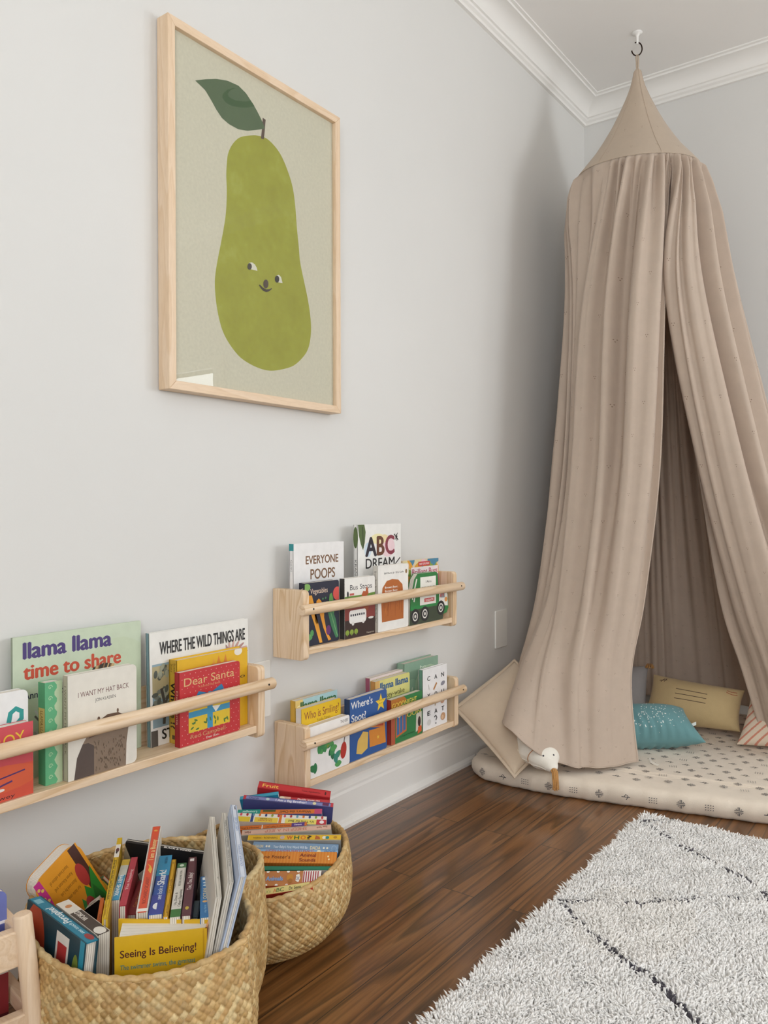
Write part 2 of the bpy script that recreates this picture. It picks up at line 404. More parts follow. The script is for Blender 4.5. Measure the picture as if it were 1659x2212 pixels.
def rnd_poly(x0, y0, x1, y1, rad, n=5, which=(0, 1, 1, 0)):
    """rectangle loop with rounded corners; which = (bl, br, tr, tl)"""
    P = []
    for (cx, cy, a0), on in zip(((x0, y0, PI), (x1, y0, 1.5*PI), (x1, y1, 0), (x0, y1, PI/2)), which):
        if not on or rad <= 0: P.append((cx, cy)); continue
        ox = cx + (rad if cx == x0 else -rad); oy = cy + (rad if cy == y0 else -rad)
        for i in range(n+1):
            a = a0 + PI/2*i/n; P.append((ox+rad*math.cos(a), oy+rad*math.sin(a)))
    return P
def book(label, M, w, h, t, cover, art=None, spine=None, sart=None, back=None, bart=None, kind='board', rc=0.006, group=None, cat='book', name=None):
    """book-local axes: x from spine to fore edge, y from front cover to back cover, z from foot to head"""
    root = thing(name or ('board_book' if kind == 'board' else 'picture_book'), label, cat, M, group)
    ct = 0.0012 if kind == 'board' else 0.0022
    cv = MB(); f = lambda a, b, d: (a, d, b)
    rr = rc if kind == 'board' else 0.0015
    P = rnd_poly(0, 0, w, h, rr)
    cv.prism(P, f, 0, ct, paper(cover)); cv.prism(P, f, t-ct, t, paper(back or cover))
    cv.box((0, ct*0.5, 0), (ct*0.8, t-ct*0.5, h), paper(spine or cover))
    if art: art(Art(cv, lambda a, b, e: (a*w, -e, b*h), w, h))
    if bart: bart(Art(cv, lambda a, b, e: ((1-a)*w, t+e, b*h), w, h))
    if sart: sart(Art(cv, lambda a, b, e: (-e, t*(1-b), h*(1-a)), h, t))
    cv.build('cover', root)
    pg = MB(); i = 0.0006 if kind == 'board' else 0.003
    pg.prism(rnd_poly(ct*0.8, i, w-i, h-i, max(rr-i, 0)), f, ct, t-ct, pages_mat()); pg.build('pages', root)
    return root

# ------------------------------------------------------------------ framed print
PY0, PY1, PZ0, PZ1, PD, PM = -2.126, -1.6085, 1.0256, 1.7456, 0.0347, 0.0175
pic = thing('framed_print', 'large framed print of a green pear with a leaf, hung on the left wall', 'picture', (0.0, (PY0+PY1)/2, PZ0))
def member(poly, ax):
    b = MB(); b.prism(poly, lambda a, c, d: (d, a, c), 0.002, PD, pine(ax, True))
    b.build('frame_member', pic, shift=pic.location, bevel=0.001)
i_, o_ = PM, 0
member([(PY0, PZ0), (PY1, PZ0), (PY1-i_, PZ0+i_), (PY0+i_, PZ0+i_)], 'Y')
member([(PY0, PZ1), (PY0+i_, PZ1-i_), (PY1-i_, PZ1-i_), (PY1, PZ1)], 'Y')
member([(PY0, PZ0), (PY0+i_, PZ0+i_), (PY0+i_, PZ1-i_), (PY0, PZ1)], 'Z')
member([(PY1, PZ0), (PY1, PZ1), (PY1-i_, PZ1-i_), (PY1-i_, PZ0+i_)], 'Z')
pr = MB(); px_ = 0.024
def paper_grain():
    return plain('speckled_grey_cream_print_paper', 'd2cab6', 0.8, nscale=160, var=0.08)
y0, y1, z0, z1 = PY0+i_-0.002, PY1-i_+0.002, PZ0+i_-0.002, PZ1-i_+0.002
pr.box((0.006, y0, z0), (px_, y1, z1), paper_grain())
def pearmat():
    if 'pear' in MATS: return MATS['pear']
    mt, ns, ln, b = new_mat('mottled_pear_green_ink'); tc = ns.new('ShaderNodeTexCoord')
    n = nd(ns, 'ShaderNodeTexNoise', Scale=11.0, Detail=9.0, Roughness=0.72); ln.new(tc.outputs['Object'], n.inputs['Vector'])
    rp = ramp(ns, [(0.3, hexc('94902f')), (0.55, hexc('9f9e38')), (0.68, hexc('a8a84b')), (0.76, hexc('c2bf74'))]); ln.new(n.outputs['Fac'], rp.inputs[0])
    ln.new(rp.outputs[0], b.inputs['Base Color']); b.inputs['Roughness'].default_value = 0.8; MATS['pear'] = mt; return mt
kk = [1]
def pink(pts, mat):       # outline measured on the print itself, laid on the sheet as ink
    P = [atX(320+a*0.3978, 20+b*0.3978, px_) for a, b in pts]
    pr.add([(px_+0.00008*kk[0], p.y, p.z) for p in P], [tuple(range(len(P)))], mat); kk[0] += 1
def smooth_loop(pts, n=4):
    out = []; N = len(pts)
    for i in range(N):
        p0, p1, p2, p3 = [Vector(pts[(i+k-1) % N]) for k in range(4)]
        for j in range(n):
            t = j/n; out.append(tuple(0.5*((2*p1)+(p2-p0)*t+(2*p0-5*p1+4*p2-p3)*t*t+(3*p1-p0-3*p2+p3)*t**3)))
    return out
pink(smooth_loop([(560,685),(500,695),(460,730),(435,780),(428,830),(424,900),(427,980),(424,1080),(415,1160),(395,1270),(372,1390),(362,1480),(368,1580),(385,1680),(410,1760),(450,1830),(500,1890),(560,1930),(620,1955),(670,1963),(730,1955),(790,1935),(840,1890),(870,1840),(884,1760),(882,1680),(868,1580),(845,1470),(825,1370),(818,1290),(808,1190),(798,1060),(783,960),(755,870),(720,790),(680,735),(640,700),(600,687)]), pearmat())
pink([(612,702),(618,650),(622,589),(638,600),(633,660),(628,706)], paper('5d4a3f', 0.8))
pink([(255,387),(310,380),(370,378),(430,388),(490,415),(530,455),(560,500),(590,550),(615,600),(632,640),(628,650),(590,655),(540,660),(490,652),(440,625),(400,590),(370,545),(340,490),(310,440),(280,410)], paper('57684a', 0.8))
pink([(430,436),(460,428),(500,430),(530,455),(560,500),(577,526),(545,534),(500,534),(450,524),(418,505),(402,478),(405,460)], paper('3f5a35', 0.8))
pink([(470,430),(500,430),(530,455),(556,497),(520,502),(470,494),(440,478),(432,458),(445,440)], paper('56684b', 0.8))
pink([(540,1388),(548,1377),(562,1374),(578,1385),(588,1402),(593,1421),(565,1414),(545,1408)], paper('ded9cb', 0.8))
pink([(689,1458),(698,1445),(709,1442),(721,1455),(729,1487),(710,1484),(692,1477)], paper('ded9cb', 0.8))
el = lambda x, y, a, b: [(x+a*math.cos(t*PI/10), y+b*math.sin(t*PI/10)) for t in range(20)]
pink(el(550, 1397, 12, 18), paper('4c443c', 0.8)); pink(el(699, 1466, 12, 19), paper('3d3833', 0.8)); pink(el(638, 1492, 14, 24), paper('57483f', 0.8))
pink([(600,1497),(606,1496),(622,1512),(640,1522),(656,1521),(670,1514),(671,1519),(655,1532),(640,1536),(625,1530),(610,1513)], paper('453a34', 0.8))
pr.build('print', pic, shift=pic.location)
def glass():
    mt, ns, ln, b = new_mat('picture_glass'); ns.remove(b)
    tr = ns.new('ShaderNodeBsdfTransparent'); gl = nd(ns, 'ShaderNodeBsdfGlossy', Roughness=0.0); fr = nd(ns, 'ShaderNodeFresnel', IOR=1.45)
    tx = nd(ns, 'ShaderNodeTexNoise', Scale=2.0); cr = ramp(ns, [(0, (0.97, 0.985, 0.98)), (1, (0.985, 0.99, 0.985))]); ln.new(tx.outputs['Fac'], cr.inputs[0]); ln.new(cr.outputs[0], tr.inputs[0])
    mx = ns.new('ShaderNodeMixShader'); ge = ns.new('ShaderNodeNewGeometry'); fm = nd(ns, 'ShaderNodeMath', operation='MULTIPLY'); fs = nd(ns, 'ShaderNodeMath', operation='SUBTRACT'); fs.inputs[0].default_value = 1.0
    ln.new(ge.outputs['Backfacing'], fs.inputs[1]); ln.new(fr.outputs[0], fm.inputs[0]); ln.new(fs.outputs[0], fm.inputs[1]); ln.new(fm.outputs[0], mx.inputs[0]); ln.new(tr.outputs[0], mx.inputs[1]); ln.new(gl.outputs[0], mx.inputs[2])
    ln.new(mx.outputs[0], ns['Material Output'].inputs[0]); return mt
g = MB(); g.box((0.0265, y0, z0), (0.0285, y1, z1), glass()); g.build('glass_pane', pic, shift=pic.location)

# ------------------------------------------------------------------ blank wall plates
PLATE = plain('white_plastic_wall_plate', 'ecebe6', 0.4, nscale=5, var=0.01)
def wall_plate(y0, y1, z0, z1, label):
    b = MB(); b.prism(rnd_poly(y0, z0, y1, z1, 0.004, which=(1, 1, 1, 1)), lambda a, c, d: (d, a, c), 0.0005, 0.0055, PLATE)
    o = b.build('wall_plate', shift=(0.0, (y0+y1)/2, z0), bevel=0.0015); tag(o, label, 'wall plate', 'blank wall plates')
wall_plate(-1.905, -1.825, 0.329, 0.455, 'blank white wall plate half hidden behind the end of the long left shelf')
wall_plate(-0.772, -0.692, 0.327, 0.452, 'blank white wall plate in shadow beside the canopy')

# ------------------------------------------------------------------ wall shelves
SCREW = plain('dark_steel_screw', '3a3430', 0.4, 0.9)
def shelf(label, y0, y1, z0, z1, board=0.011):
    root = thing('wall_book_shelf', label, 'shelf', (0.0, (y0+y1)/2, z0), 'pine front-facing book shelves on the left wall'); sh = root.location
    D, th = 0.094, 0.019
    for a in (y0, y1-th):
        b = MB(); b.prism(rnd_poly(0.001, z0, D, z1, 0.010, which=(0, 1, 1, 0)), lambda p, q, d: (p, d, q), a, a+th, pine('Z'))
        b.build('side_panel', root, shift=sh, bevel=0.0015)
    b = MB(); b.box((0.012, y0+th, z0+board), (0.0895, y1-th, z0+board+0.015), pine('Y')); b.build('bottom_board', root, shift=sh, bevel=0.0012)
    b = MB(); b.box((0.001, y0+th, z0+board), (0.012, y1-th, z1-0.012), pine('Y')); b.build('back_panel', root, shift=sh, bevel=0.001)
    zc = (z0+z1)/2+0.036; xc = D+0.0095
    b = MB(); b.tube([(xc, y0-0.016, zc), (xc, y0-0.0135, zc), (xc, y1+0.0115, zc), (xc, y1+0.014, zc)], [0.0105, 0.012, 0.012, 0.0105], pine('Y'), 24)
    dw = b.build('dowel_rail', root, shift=sh)
    for a in (y0+th/2, y1-th/2):
        b = MB(); b.tube([(xc+0.010, a, zc+0.002), (xc+0.0124, a, zc+0.0022)], 0.0022, SCREW, 10); b.build('screw', dw, shift=sh)
    return z0+board+0.015
ZU = shelf('short pine book shelf mounted above the other short one, nearer the canopy', -1.813, -1.166, 0.459, 0.614)
ZL = shelf('low short pine book shelf right above the white baseboard', -1.810, -1.158, 0.171, 0.313, 0.004)
ZE = shelf('long pine book shelf cut by the left edge of the photo', -2.584, -1.932, 0.322, 0.470)

def shelf_book(label, y0, y1, z1, xf, zf, t, cover, lean=0.0, **k):
    s_, c_ = math.sin(lean), math.cos(lean)
    M = frame((xf, y0, zf+0.0004), (0, 1, 0), (-c_, 0, -s_), (-s_, 0, c_))
    return book(label, M, y1-y0, (z1-zf)/c_, t, cover, **k)

# --- upper short shelf, back row
def a_every(A):
    A.t('EVERYONE', .23, .88, .79, .085, '7a5535', .022); A.t('POOPS', .32, .81, .635, .105, '7a5535', .016)
    A.r(.22, .36, .54, .585, 'c2638f'); A.r(.56, .36, .88, .585, '35a8a8'); A.e(.38, .46, .11, .08, '5f4438'); A.e(.66, .5, .05, .05, '6a4a3a')
    A.r(.22, .05, .54, .33, 'd9a24a'); A.r(.56, .05, .88, .33, '9fb06a')
def s_every(A):
    A.r(0, 0, .07, 1, '2c8f94'); A.t('Gomi', .16, .27, .3, .4, '777470'); A.t('EVERYONE POOPS', .45, .95, .25, .5, '5f5a55', .01)
shelf_book('white hardback with brown capital lettering in back row of upper shelf', -1.790, -1.612, .714, .044, ZU, .014, 'efedec', art=a_every, sart=s_every, kind='hard')
def a_abc(A):
    A.e(.22, .76, .08, .07, 'cfe0ec'); A.e(.45, .86, .17, .05, 'f3eab8'); A.e(.68, .78, .17, .10, 'f0d3d8'); A.e(.6, .86, .1, .04, 'f2dfb0')
    A.p([(.0, 1), (.14, 1), (.17, .93), (.15, .83), (.11, .76), (.06, .82), (.02, .9)], '55693a'); A.l([(.1, .98), (.12, .78)], .01, '2e3b1e')
    A.t('A', .17, .41, .70, .185, '2a2430', .03); A.t('B', .43, .59, .705, .185, '6a3f2a', .03); A.t('C', .63, .83, .71, .185, '8c3a4a', .03)
    A.t('DREAM', .17, .84, .585, .095, '1f1b1c', .012)
    A.e(.89, .87, .025, .012, '1e1a1a', .6); A.l([(.83, .9), (.93, .84)], .012, '1e1a1a'); A.l([(.85, .84), (.92, .91)], .008, '3a3434'); A.l([(.88, .9), (.9, .83)], .008, '3a3434')
    A.l([(.82, .585), (.98, .665)], .012, '2a2626'); A.p([(.0, .42), (.1, .46), (.05, .43), (.2, .475), (.28, .44), (.4, .51), (.33, .44), (.45, .50), (.36, .40), (0, .40)], '2a2626')
def s_abc(A):
    A.e(.12, .5, .1, .5, '5c7040'); A.t('KRANS', .33, .5, .3, .4, '4a4644'); A.t('ABC DREAM', .6, .86, .25, .5, '1f1b1c', .015)
shelf_book('tall white hardback with three big dark letters, standing highest on the upper shelf', -1.556, -1.371, .753, .044, ZU, .015, 'efeeea', art=a_abc, sart=s_abc, kind='hard')
def a_bugs(A):
    for i in range(70):
        A.e(R.random(), .3+.7*R.random(), .08+.07*R.random(), .05+.04*R.random(), R.choice(['d4698a', 'e7a63c', '7f9a3a', '4e8aa8', 'e6d8a8', 'c94a3e', '8aa84e', 'efc7cf']), R.random()*3)
    A.r(.22, .72, .98, .88, 'f3e6e8'); A.t('Brilliant Bugs', .25, .96, .755, .10, 'b94a66', .012); A.r(.42, .89, .74, .965, 'cf3f44'); A.t('BABY EXPLORERS', .45, .72, .91, .035, 'f7eeee', .01)
shelf_book('flowery multicoloured book at the right end of the upper shelf, behind the green truck', -1.366, -1.188, .652, .046, ZU, .012, 'e5cfae', art=a_bugs, kind='board')
# --- upper short shelf, front row
def a_veg(A):
    A.t('Vegetables', .16, .66, .82, .085, 'f0d5bd', .004)
    A.e(.95, .78, .13, .11, 'd7514a'); A.e(.06, .93, .1, .06, '7fae5c')
    for x, y in ((.52, .72), (.6, .73), (.64, .66), (.48, .62)): A.e(x, y, .022, .018, '4e8a5a')
    A.p([(.12, .80), (.20, .80), (.26, .66), (.18, .6), (.30, .30), (.45, .02), (.50, .02), (.40, .30), (.30, .52), (.22, .62), (.14, .66)], 'eda637')
    A.p([(.10, .80), (.19, .80), (.26, .6), (.30, .35), (.46, .02), (.42, .02), (.26, .35), (.12, .6)], 'eda637')
    A.p([(.33, .70), (.40, .735), (.47, .69), (.56, .55), (.55, .42), (.62, .20), (.76, .04), (.68, .03), (.53, .25), (.42, .50), (.33, .62)], 'eb9f30')
    A.p([(.68, .60), (.72, .78), (.78, .80), (.82, .72), (.86, .55), (.84, .4), (.72, .42)], '5e9a4e'); A.p([(.66, .5), (.80, .52), (.9, .36), (.98, .06), (.90, .05), (.76, .26)], '3f7f56'); A.l([(.75, .48), (.95, .08)], .012, '86b57a')
    A.e(.68, .2, .07, .08, '6b2f6e'); A.e(.12, .14, .09, .05, '57a05a'); A.e(.2, .2, .05, .05, '57a05a'); A.l([(.1, .05), (.16, .18)], .012, '7fb56d')
shelf_book('dark navy board book with orange carrots in front row of upper shelf', -1.791, -1.672, .627, .078, ZU, .017, '1f2238', art=a_veg, sart=lambda A: (A.t('Vegetables', .08, .4, .25, .5, 'e6d5c8', .01),))
def a_bus(A):
    A.r(0, .30, 1, .62, '8a3b34'); A.r(0, 0, 1, .30, '3a2622'); A.r(0, .63, 1, .70, '6c9440'); A.p([(0, .62), (1, .66), (1, .72), (.4, .69), (0, .66)], '6c9440')
    A.t('Bus Stops', .17, .90, .80, .09, '2d2d33', .006)
    A.e(.10, .735, .03, .05, '2c2c34'); A.r(.16, .71, .30, .745, 'c45a55'); A.p([(.55, .70), (.60, .76), (.68, .75), (.72, .84), (.76, .78), (.78, .71), (.70, .66), (.58, .66)], 'b85a30')
    A.p([(.60, .5), (.63, .6), (.73, .6), (.80, .52), (.76, .42), (.64, .42)], '9a4a2a')
    A.p(rnd_poly(.14, .24, .70, .46, .06, which=(1, 1, 1, 1)), 'f4f2ee')
    for i in range(7): A.r(.18+.07*i, .36, .225+.07*i, .395, '3a3a44')
    A.e(.26, .235, .04, .03, 'e9e6e0'); A.e(.60, .245, .04, .03, 'e9e6e0'); A.e(.86, .29, .09, .02, 'e9e6e0')
    for x in (.08, .22, .36): A.e(x, .10, .06, .045, '8fa83e'); A.r(x-.01, .04, x+.01, .09, '6c8a34')
    A.t('Yaccarino', .70, .96, .03, .03, 'd5cbb8')
shelf_book('white-topped board book with a white bus on dark red ground, upper shelf', -1.659, -1.541, .628, .085, ZU, .016, 'efede8', art=a_bus, spine='3f3c3c')
def a_brown(A):
    A.t('Bill Martin Jr / Eric Carle', .20, .84, .865, .028, '3a3634', .012); A.e(.93, .88, .035, .035, '9a7a55')
    A.p([(.12, .14), (.10, .45), (.14, .66), (.28, .76), (.46, .78), (.66, .76), (.80, .68), (.84, .45), (.83, .14)], 'b8682e')
    for i in range(22): x = .14+.64*R.random(); A.l([(x, .18+.45*R.random()), (x+.03, .2+.5*R.random())], .010, R.choice(['9a4f22', 'c87c3c', 'a65c2a']))
    for i, (s_, w_) in enumerate((('Brown Bear,', .42), ('Brown Bear,', .42), ('What Do You See?', .62))): A.t(s_, .22, .22+w_, .645-i*.055, .032, 'f6efe6', .02)
shelf_book('white board book with orange-brown painted animal shape, upper shelf', -1.528, -1.396, .650, .085, ZU, .016, 'f1efea', art=a_brown, spine='d9d5cc', sart=lambda A: (A.t('Brown Bear, Brown Bear, What Do You See?', .08, .85, .3, .4, '6a6058'),))
# die-cut truck book
def truck_book():
    y0, y1, h, t = -1.389, -1.197, .134, .016; w_ = y1-y0
    root = thing('board_book', 'green die-cut board book in the shape of a garbage truck, front of upper shelf', 'book', frame((.085, y0, ZU+.0004), (0, 1, 0), (-1, 0, 0), (0, 0, 1)))
    P = [(.0, .0), (.82, .0), (.86, .10), (.95, .12), (1, .22), (.98, .50), (.93, .62), (.73, .64), (.71, .96), (.66, 1), (.20, 1), (.12, .90), (.02, .50)]
    cv = MB(); f = lambda a, b, d: (a*w_, d, b*h)
    cv.prism(P, f, 0, .0012, paper('2f7f43')); cv.prism(P, f, t-.0012, t, paper('2f7f43'))
    A = Art(cv, lambda a, b, e: (a*w_, -e, b*h), w_, h)
    A.p([(0, 0), (.84, 0), (.9, .3), (.0, .3)], '3f4a3a'); A.p([(.02, .28), (.76, .34), (.76, .40), (.02, .36)], '2a8a48')
    A.r(.26, .60, .66, .92, 'f2f1ea'); A.t('I Am a', .40, .54, .80, .05, '2f2f2f', .01); A.t('GARBAGE TRUCK', .29, .64, .65, .075, '2b2b2b', .03)
    A.r(.25, .36, .66, .54, 'eceae2'); A.r(.36, .41, .62, .485, 'c43d3d'); A.t('SCHOLASTIC', .39, .60, .425, .045, 'f4ece8', .02)
    A.l([(.06, .5), (.17, .9)], .04, 'e9e7df'); A.l([(.1, .45), (.13, .6)], .04, 'e9e7df')
    A.p([(.74, .30), (.98, .26), (.97, .5), (.92, .60), (.75, .62)], 'edeae3'); A.p([(.78, .45), (.9, .44), (.89, .57), (.79, .58)], '8aa0a8')
    for i in range(3): A.p([(.76+.04*i, .46), (.78+.04*i, .46), (.81+.04*i, .58), (.79+.04*i, .58)], 'c94a44')
    A.e(.93, .4, .04, .05, 'e39a52')
    for x, y in ((.13, .16), (.37, .18), (.79, .24)):
        rx = .105; ry = rx*w_/h
        A.e(x, y, rx, ry, '24262a'); A.e(x, y, rx*.62, ry*.62, 'e3e1d8'); A.e(x, y, rx*.45, ry*.45, '3a3c40'); A.e(x, y, rx*.22, ry*.22, 'e3e1d8')
    cv.build('cover', root)
    pg = MB(); pg.prism([(.5+(a-.5)*.985, .5+(b-.5)*.985) for a, b in P], f, .0012, t-.0012, pages_mat()); pg.build('pages', root)
truck_book()

# --- lower short shelf, back row
def slab_word(A, s, x0, x1, y, h, c): A.t(s, x0, x1, y, h, c, .035)
def a_llb(A):
    A.r(0, 0, 1, 1, 'a8cbd0'); A.p([(0, 1), (.17, 1), (.19, .8), (.15, 0), (0, 0)], 'e6c878'); A.e(.08, .88, .06, .05, 'f2e6b8'); slab_word(A, 'llama llama', .12, .97, .865, .105, '33663a')
shelf_book('pale blue board book with green lettering, back row at left of lower shelf', -1.788, -1.641, .359, .046, ZL, .016, 'd8b867', art=a_llb, spine='d7ab3d')
def a_who(A): A.t('Who is Smiling?', .07, .95, .825, .12, '8a3a2e', .006); A.t('Yusuke Yonezu', .38, .72, .755, .045, '6d5a2a')
shelf_book('bright yellow board book with brown question lettering, left part of lower shelf', -1.790, -1.652, .344, .066, ZL, .018, 'e6bd22', art=a_who, spine='e4dfda', sart=lambda A: A.t('Yonezu', .3, .5, .3, .45, '4a3f3a', .01))
def a_ring(A):
    A.r(0, 0, 1, 1, 'eadad8'); A.dots([(.06+i*.035, .955) for i in range(26)], .012, '8a7a80'); A.t('A TOUCH AND FEEL BOOK', .25, .9, .85, .05, 'b08a90'); A.e(.5, .86, .02, .02, 'b0303a')
shelf_book('pink and white ring-edged book in the back row, middle of lower shelf', -1.496, -1.330, .358, .034, ZL, .015, 'eadcd8', art=a_ring, spine='a8566e')
def a_wake(A):
    A.p([(0, 0), (.12, 0), (.12, 1), (0, 1)], 'e2b36a'); slab_word(A, 'llama llama', .14, .95, .845, .115, '39648e'); A.t('hokey-wake', .14, .84, .70, .085, '6d6a36', .012)
shelf_book('pale yellow board book with blue lettering, middle of lower shelf', -1.497, -1.343, .352, .052, ZL, .016, 'dfd887', art=a_wake, spine='d79a52')
def a_green(A):
    A.e(.2, .4, .3, .35, '9dbfa4'); A.e(.7, .6, .4, .3, 'b6cfb2'); A.t('be', .45, .62, .86, .06, 'dfe9d8', .01); A.l([(.1, .2), (.14, .5), (.22, .62), (.24, .45), (.1, .4)], .03, 'e2e8d4'); A.l([(.05, .2), (.2, .16), (.3, .24)], .025, '5a6a50')
shelf_book('large sage green book with pale page block at the back right of lower shelf', -1.350, -1.182, .372, .040, ZL, .026, '8fae98', art=a_green, kind='hard')
def a_can(A):
    for j, word in enumerate(('CAN', 'YOU', 'EAT')):
        for i, ch in enumerate(word): A.t(ch, .18+i*.29, .29+i*.29, .80-j*.285, .075, '2a2a2e', .022)
    A.l([(.22, .66), (.22, .74), (.27, .64)], .008, 'b8b6b0'); A.l([(.43, .63), (.56, .73)], .035, 'b9814c'); A.e(.82, .69, .09, .035, '8d8c98', .2)
    A.l([(.2, .4), (.3, .42)], .03, 'a8a49c'); A.l([(.48, .36), (.55, .42)], .03, 'c4b29a'); A.e(.8, .39, .08, .04, 'd2a58a')
    A.e(.24, .115, .08, .05, 'd9d8d6'); A.l([(.45, .17), (.52, .19), (.56, .15), (.52, .11)], .022, '3a3a3a'); A.e(.52, .06, .02, .014, '3a3a3a'); A.e(.82, .13, .10, .065, 'c79a76'); A.e(.80, .12, .05, .035, 'e0bb98')
shelf_book('white book with widely spaced black capitals and tiny foods, right end of lower shelf', -1.322, -1.200, .356, .081, ZL, .014, 'f0eff0', art=a_can, spine='6b9a8a', kind='hard')
# --- lower short shelf, front row
def leaf(cx, cy, l, wd, a, A):
    P = []
    for i in range(16):
        t = i/16*2*PI; x = l*math.cos(t); y = wd*math.sin(t)*abs(math.sin(t))**.4
        X, Y = x*A.w, y*A.w; P.append((cx+(X*math.cos(a)-Y*math.sin(a))/A.w, cy+(X*math.sin(a)+Y*math.cos(a))/A.h))
    return P
def a_cat(A):
    A.t('THE VERY', .77, .97, .88, .06, '4a4644', .008); A.t('HUNGRY', .80, .97, .75, .06, '4a4644', .008)
    for i in range(34):      # loose painted leaves and one red fruit
        q = R.random(); x = .06+.66*q; y = .30+.42*math.sin(PI*min(1, max(0, q*1.05)))-.22*R.random()-(.12 if q < .2 else 0); a = R.random()*3
        A.p(leaf(x, y, .085, .05, a, A), R.choice(['2f7a4c', '3f8f56', '2a6a4a', '55a05a', '3a8a7a', '8a9a3a']))
    A.e(.84, .32, .075, .17, 'b8342c', -.15); A.l([(.85, .48), (.88, .6)], .02, '5a3a26')
shelf_book('white board book with leafy green and red paint shapes, front left of lower shelf', -1.790, -1.645, .306, .087, ZL, .018, 'f2f0ee', art=a_cat)
def star(cx, cy, r_, asp): return [(cx+(r_ if i % 2 == 0 else r_*.42)*math.sin(i*PI/5)*asp, cy+(r_ if i % 2 == 0 else r_*.42)*math.cos(i*PI/5)) for i in range(10)]
def a_spot(A):
    A.t("Where's", .03, .60, .835, .12, 'f1f0ee', .010); A.t('Spot?', .04, .42, .63, .12, 'f1f0ee', .010)
    A.p(star(.83, .80, .155, 1.0), 'ecc93a'); A.t('A lift-the-flap', .74, .92, .83, .025, '6a5a2a'); A.t('book!', .78, .88, .78, .025, '6a5a2a')
    A.p([(.55, .62), (.94, .56), (.94, .36), (.56, .44)], 'd9833a'); A.p([(.60, .52), (.9, .48), (.9, .40), (.60, .45)], 'b5482e'); A.p([(.50, .40), (.94, .38), (.97, .10), (.52, .12)], 'd98a34'); A.p(star(.75, .24, .04, 1), 'ecc04a')
    A.p([(.16, .10), (.20, .30), (.34, .42), (.48, .38), (.46, .12), (.3, .06)], 'e2bb62')
shelf_book('blue board book with a yellow star and white lettering, middle of lower shelf', -1.641, -1.493, .339, .085, ZL, .017, '2c5a9c', art=a_spot, spine='24406e')
def a_good(A):
    A.r(0, 0, 1, 1, '2f7d46'); A.p([(0, 0), (.12, .0), (.12, .72), (0, .7)], 'b5563a'); A.p([(0, .7), (.5, .9), (.4, 1), (0, 1)], 'b3702f')
    A.t('GOODNIGHT', .03, .82, .80, .115, 'e9cf5c', .014); A.t('MOON', .35, .95, .50, .10, 'e0c95a', .014)
    A.p([(.14, .12), (.48, .20), (.48, .66), (.14, .66)], 'c9682f'); A.p([(.17, .17), (.45, .24), (.45, .62), (.17, .62)], '3d6ea4')
    for x in (.26, .36): A.r(x-.012, .2, x+.012, .62, 'c9682f')
    A.e(.25, .60, .05, .05, 'ece6d2'); A.p([(.78, .08), (.98, .16), (.98, .52), (.80, .50)], 'd8d2c4'); A.e(.9, .3, .05, .12, '3a2a26'); A.p([(.84, .02), (.98, .06), (.97, .2), (.86, .18)], 'd8602f')
    A.t('by Margaret Wise Brown', .28, .72, .10, .035, '1f3a26')
shelf_book('green and orange board book with a blue window picture, right part of lower shelf', -1.474, -1.332, .305, .085, ZL, .017, '2f7d46', art=a_good, spine='a83a38')

# --- long left shelf
def a_share(A):
    A.e(.25, .35, .4, .3, 'cdd9bd'); A.e(.8, .6, .3, .3, 'c6d3b6')
    slab_word(A, 'llama llama', .075, .74, .845, .115, '4b3a78'); A.t('time to share', .075, .82, .70, .105, 'c94f35', .03); A.t('Anna Dewdney', .075, .45, .56, .05, '2f3048', .012)
    for i in range(16): x = .58+.011*i; A.l([(x, .66), (x+.02, .72-.02*abs(i-8)/8)], .012, R.choice(['8a6a44', '3a3028', 'c9a878']))
    for i in range(22): x = .14+.12*R.random(); y = .2+.3*R.random(); A.l([(x, y), (x+.03, y-.04), (x+.04, y-.09)], .014, R.choice(['6f6a66', '3f3c3a', 'b9b6ae', 'd8d6ce']))
shelf_book('large pale green picture book with purple and red lettering on the long shelf', -2.431, -2.183, .585, .020, ZE, .006, 'c9d6bd', art=a_share, kind='hard')
def a_wild(A):
    A.r(0.02, .16, .99, .72, '8fa9b4'); A.r(.02, .44, .99, .70, 'b6ab84')
    for i in range(60): A.e(.03+.3*R.random(), .35+.34*R.random(), .03, .02, R.choice(['5a6058', '7d8478', 'a3a894']), R.random()*3)
    A.l([(.12, .18), (.13, .35), (.10, .5)], .03, '4c4a44'); A.l([(.13, .35), (.2, .5)], .02, '4c4a44')
    for cx, cy in ((.42, .62), (.85, .70)):
        for k in range(7): a = k/6*PI; A.e(cx+.07*math.cos(a), cy+.03*math.sin(a), .075, .014, R.choice(['c79a92', 'b58a86', 'd3aaa0']), a*.7-.2)
    A.t('WHERE THE WILD THINGS ARE', .09, .96, .80, .115, '1f1d1e', .018); A.t('STORY', .10, .40, .05, .09, '1f1d1e', .02); A.r(.0, .0, .06, .14, '55504a')
shelf_book('white-banded picture book with black lettering and palm leaves on the long shelf', -2.176, -1.924, .561, .040, ZE, .012, 'eceae4', art=a_wild, spine='7d99a4', kind='hard', lean=.02)
def a_q(A): A.l([(.86, .66), (.88, .74), (.91, .77), (.955, .755), (.96, .70), (.93, .64), (.905, .60), (.90, .53)], .03, '2f9a95')
shelf_book('white board book with a turquoise question mark at the left edge of the long shelf', -2.572, -2.428, .508, .060, ZE, .016, 'efeeed', art=lambda A: (A.l([(.78, .70), (.80, .79), (.86, .825), (.925, .79), (.925, .72), (.86, .66), (.84, .62), (.835, .53)], .05, '2f9a95'),), rc=.010)
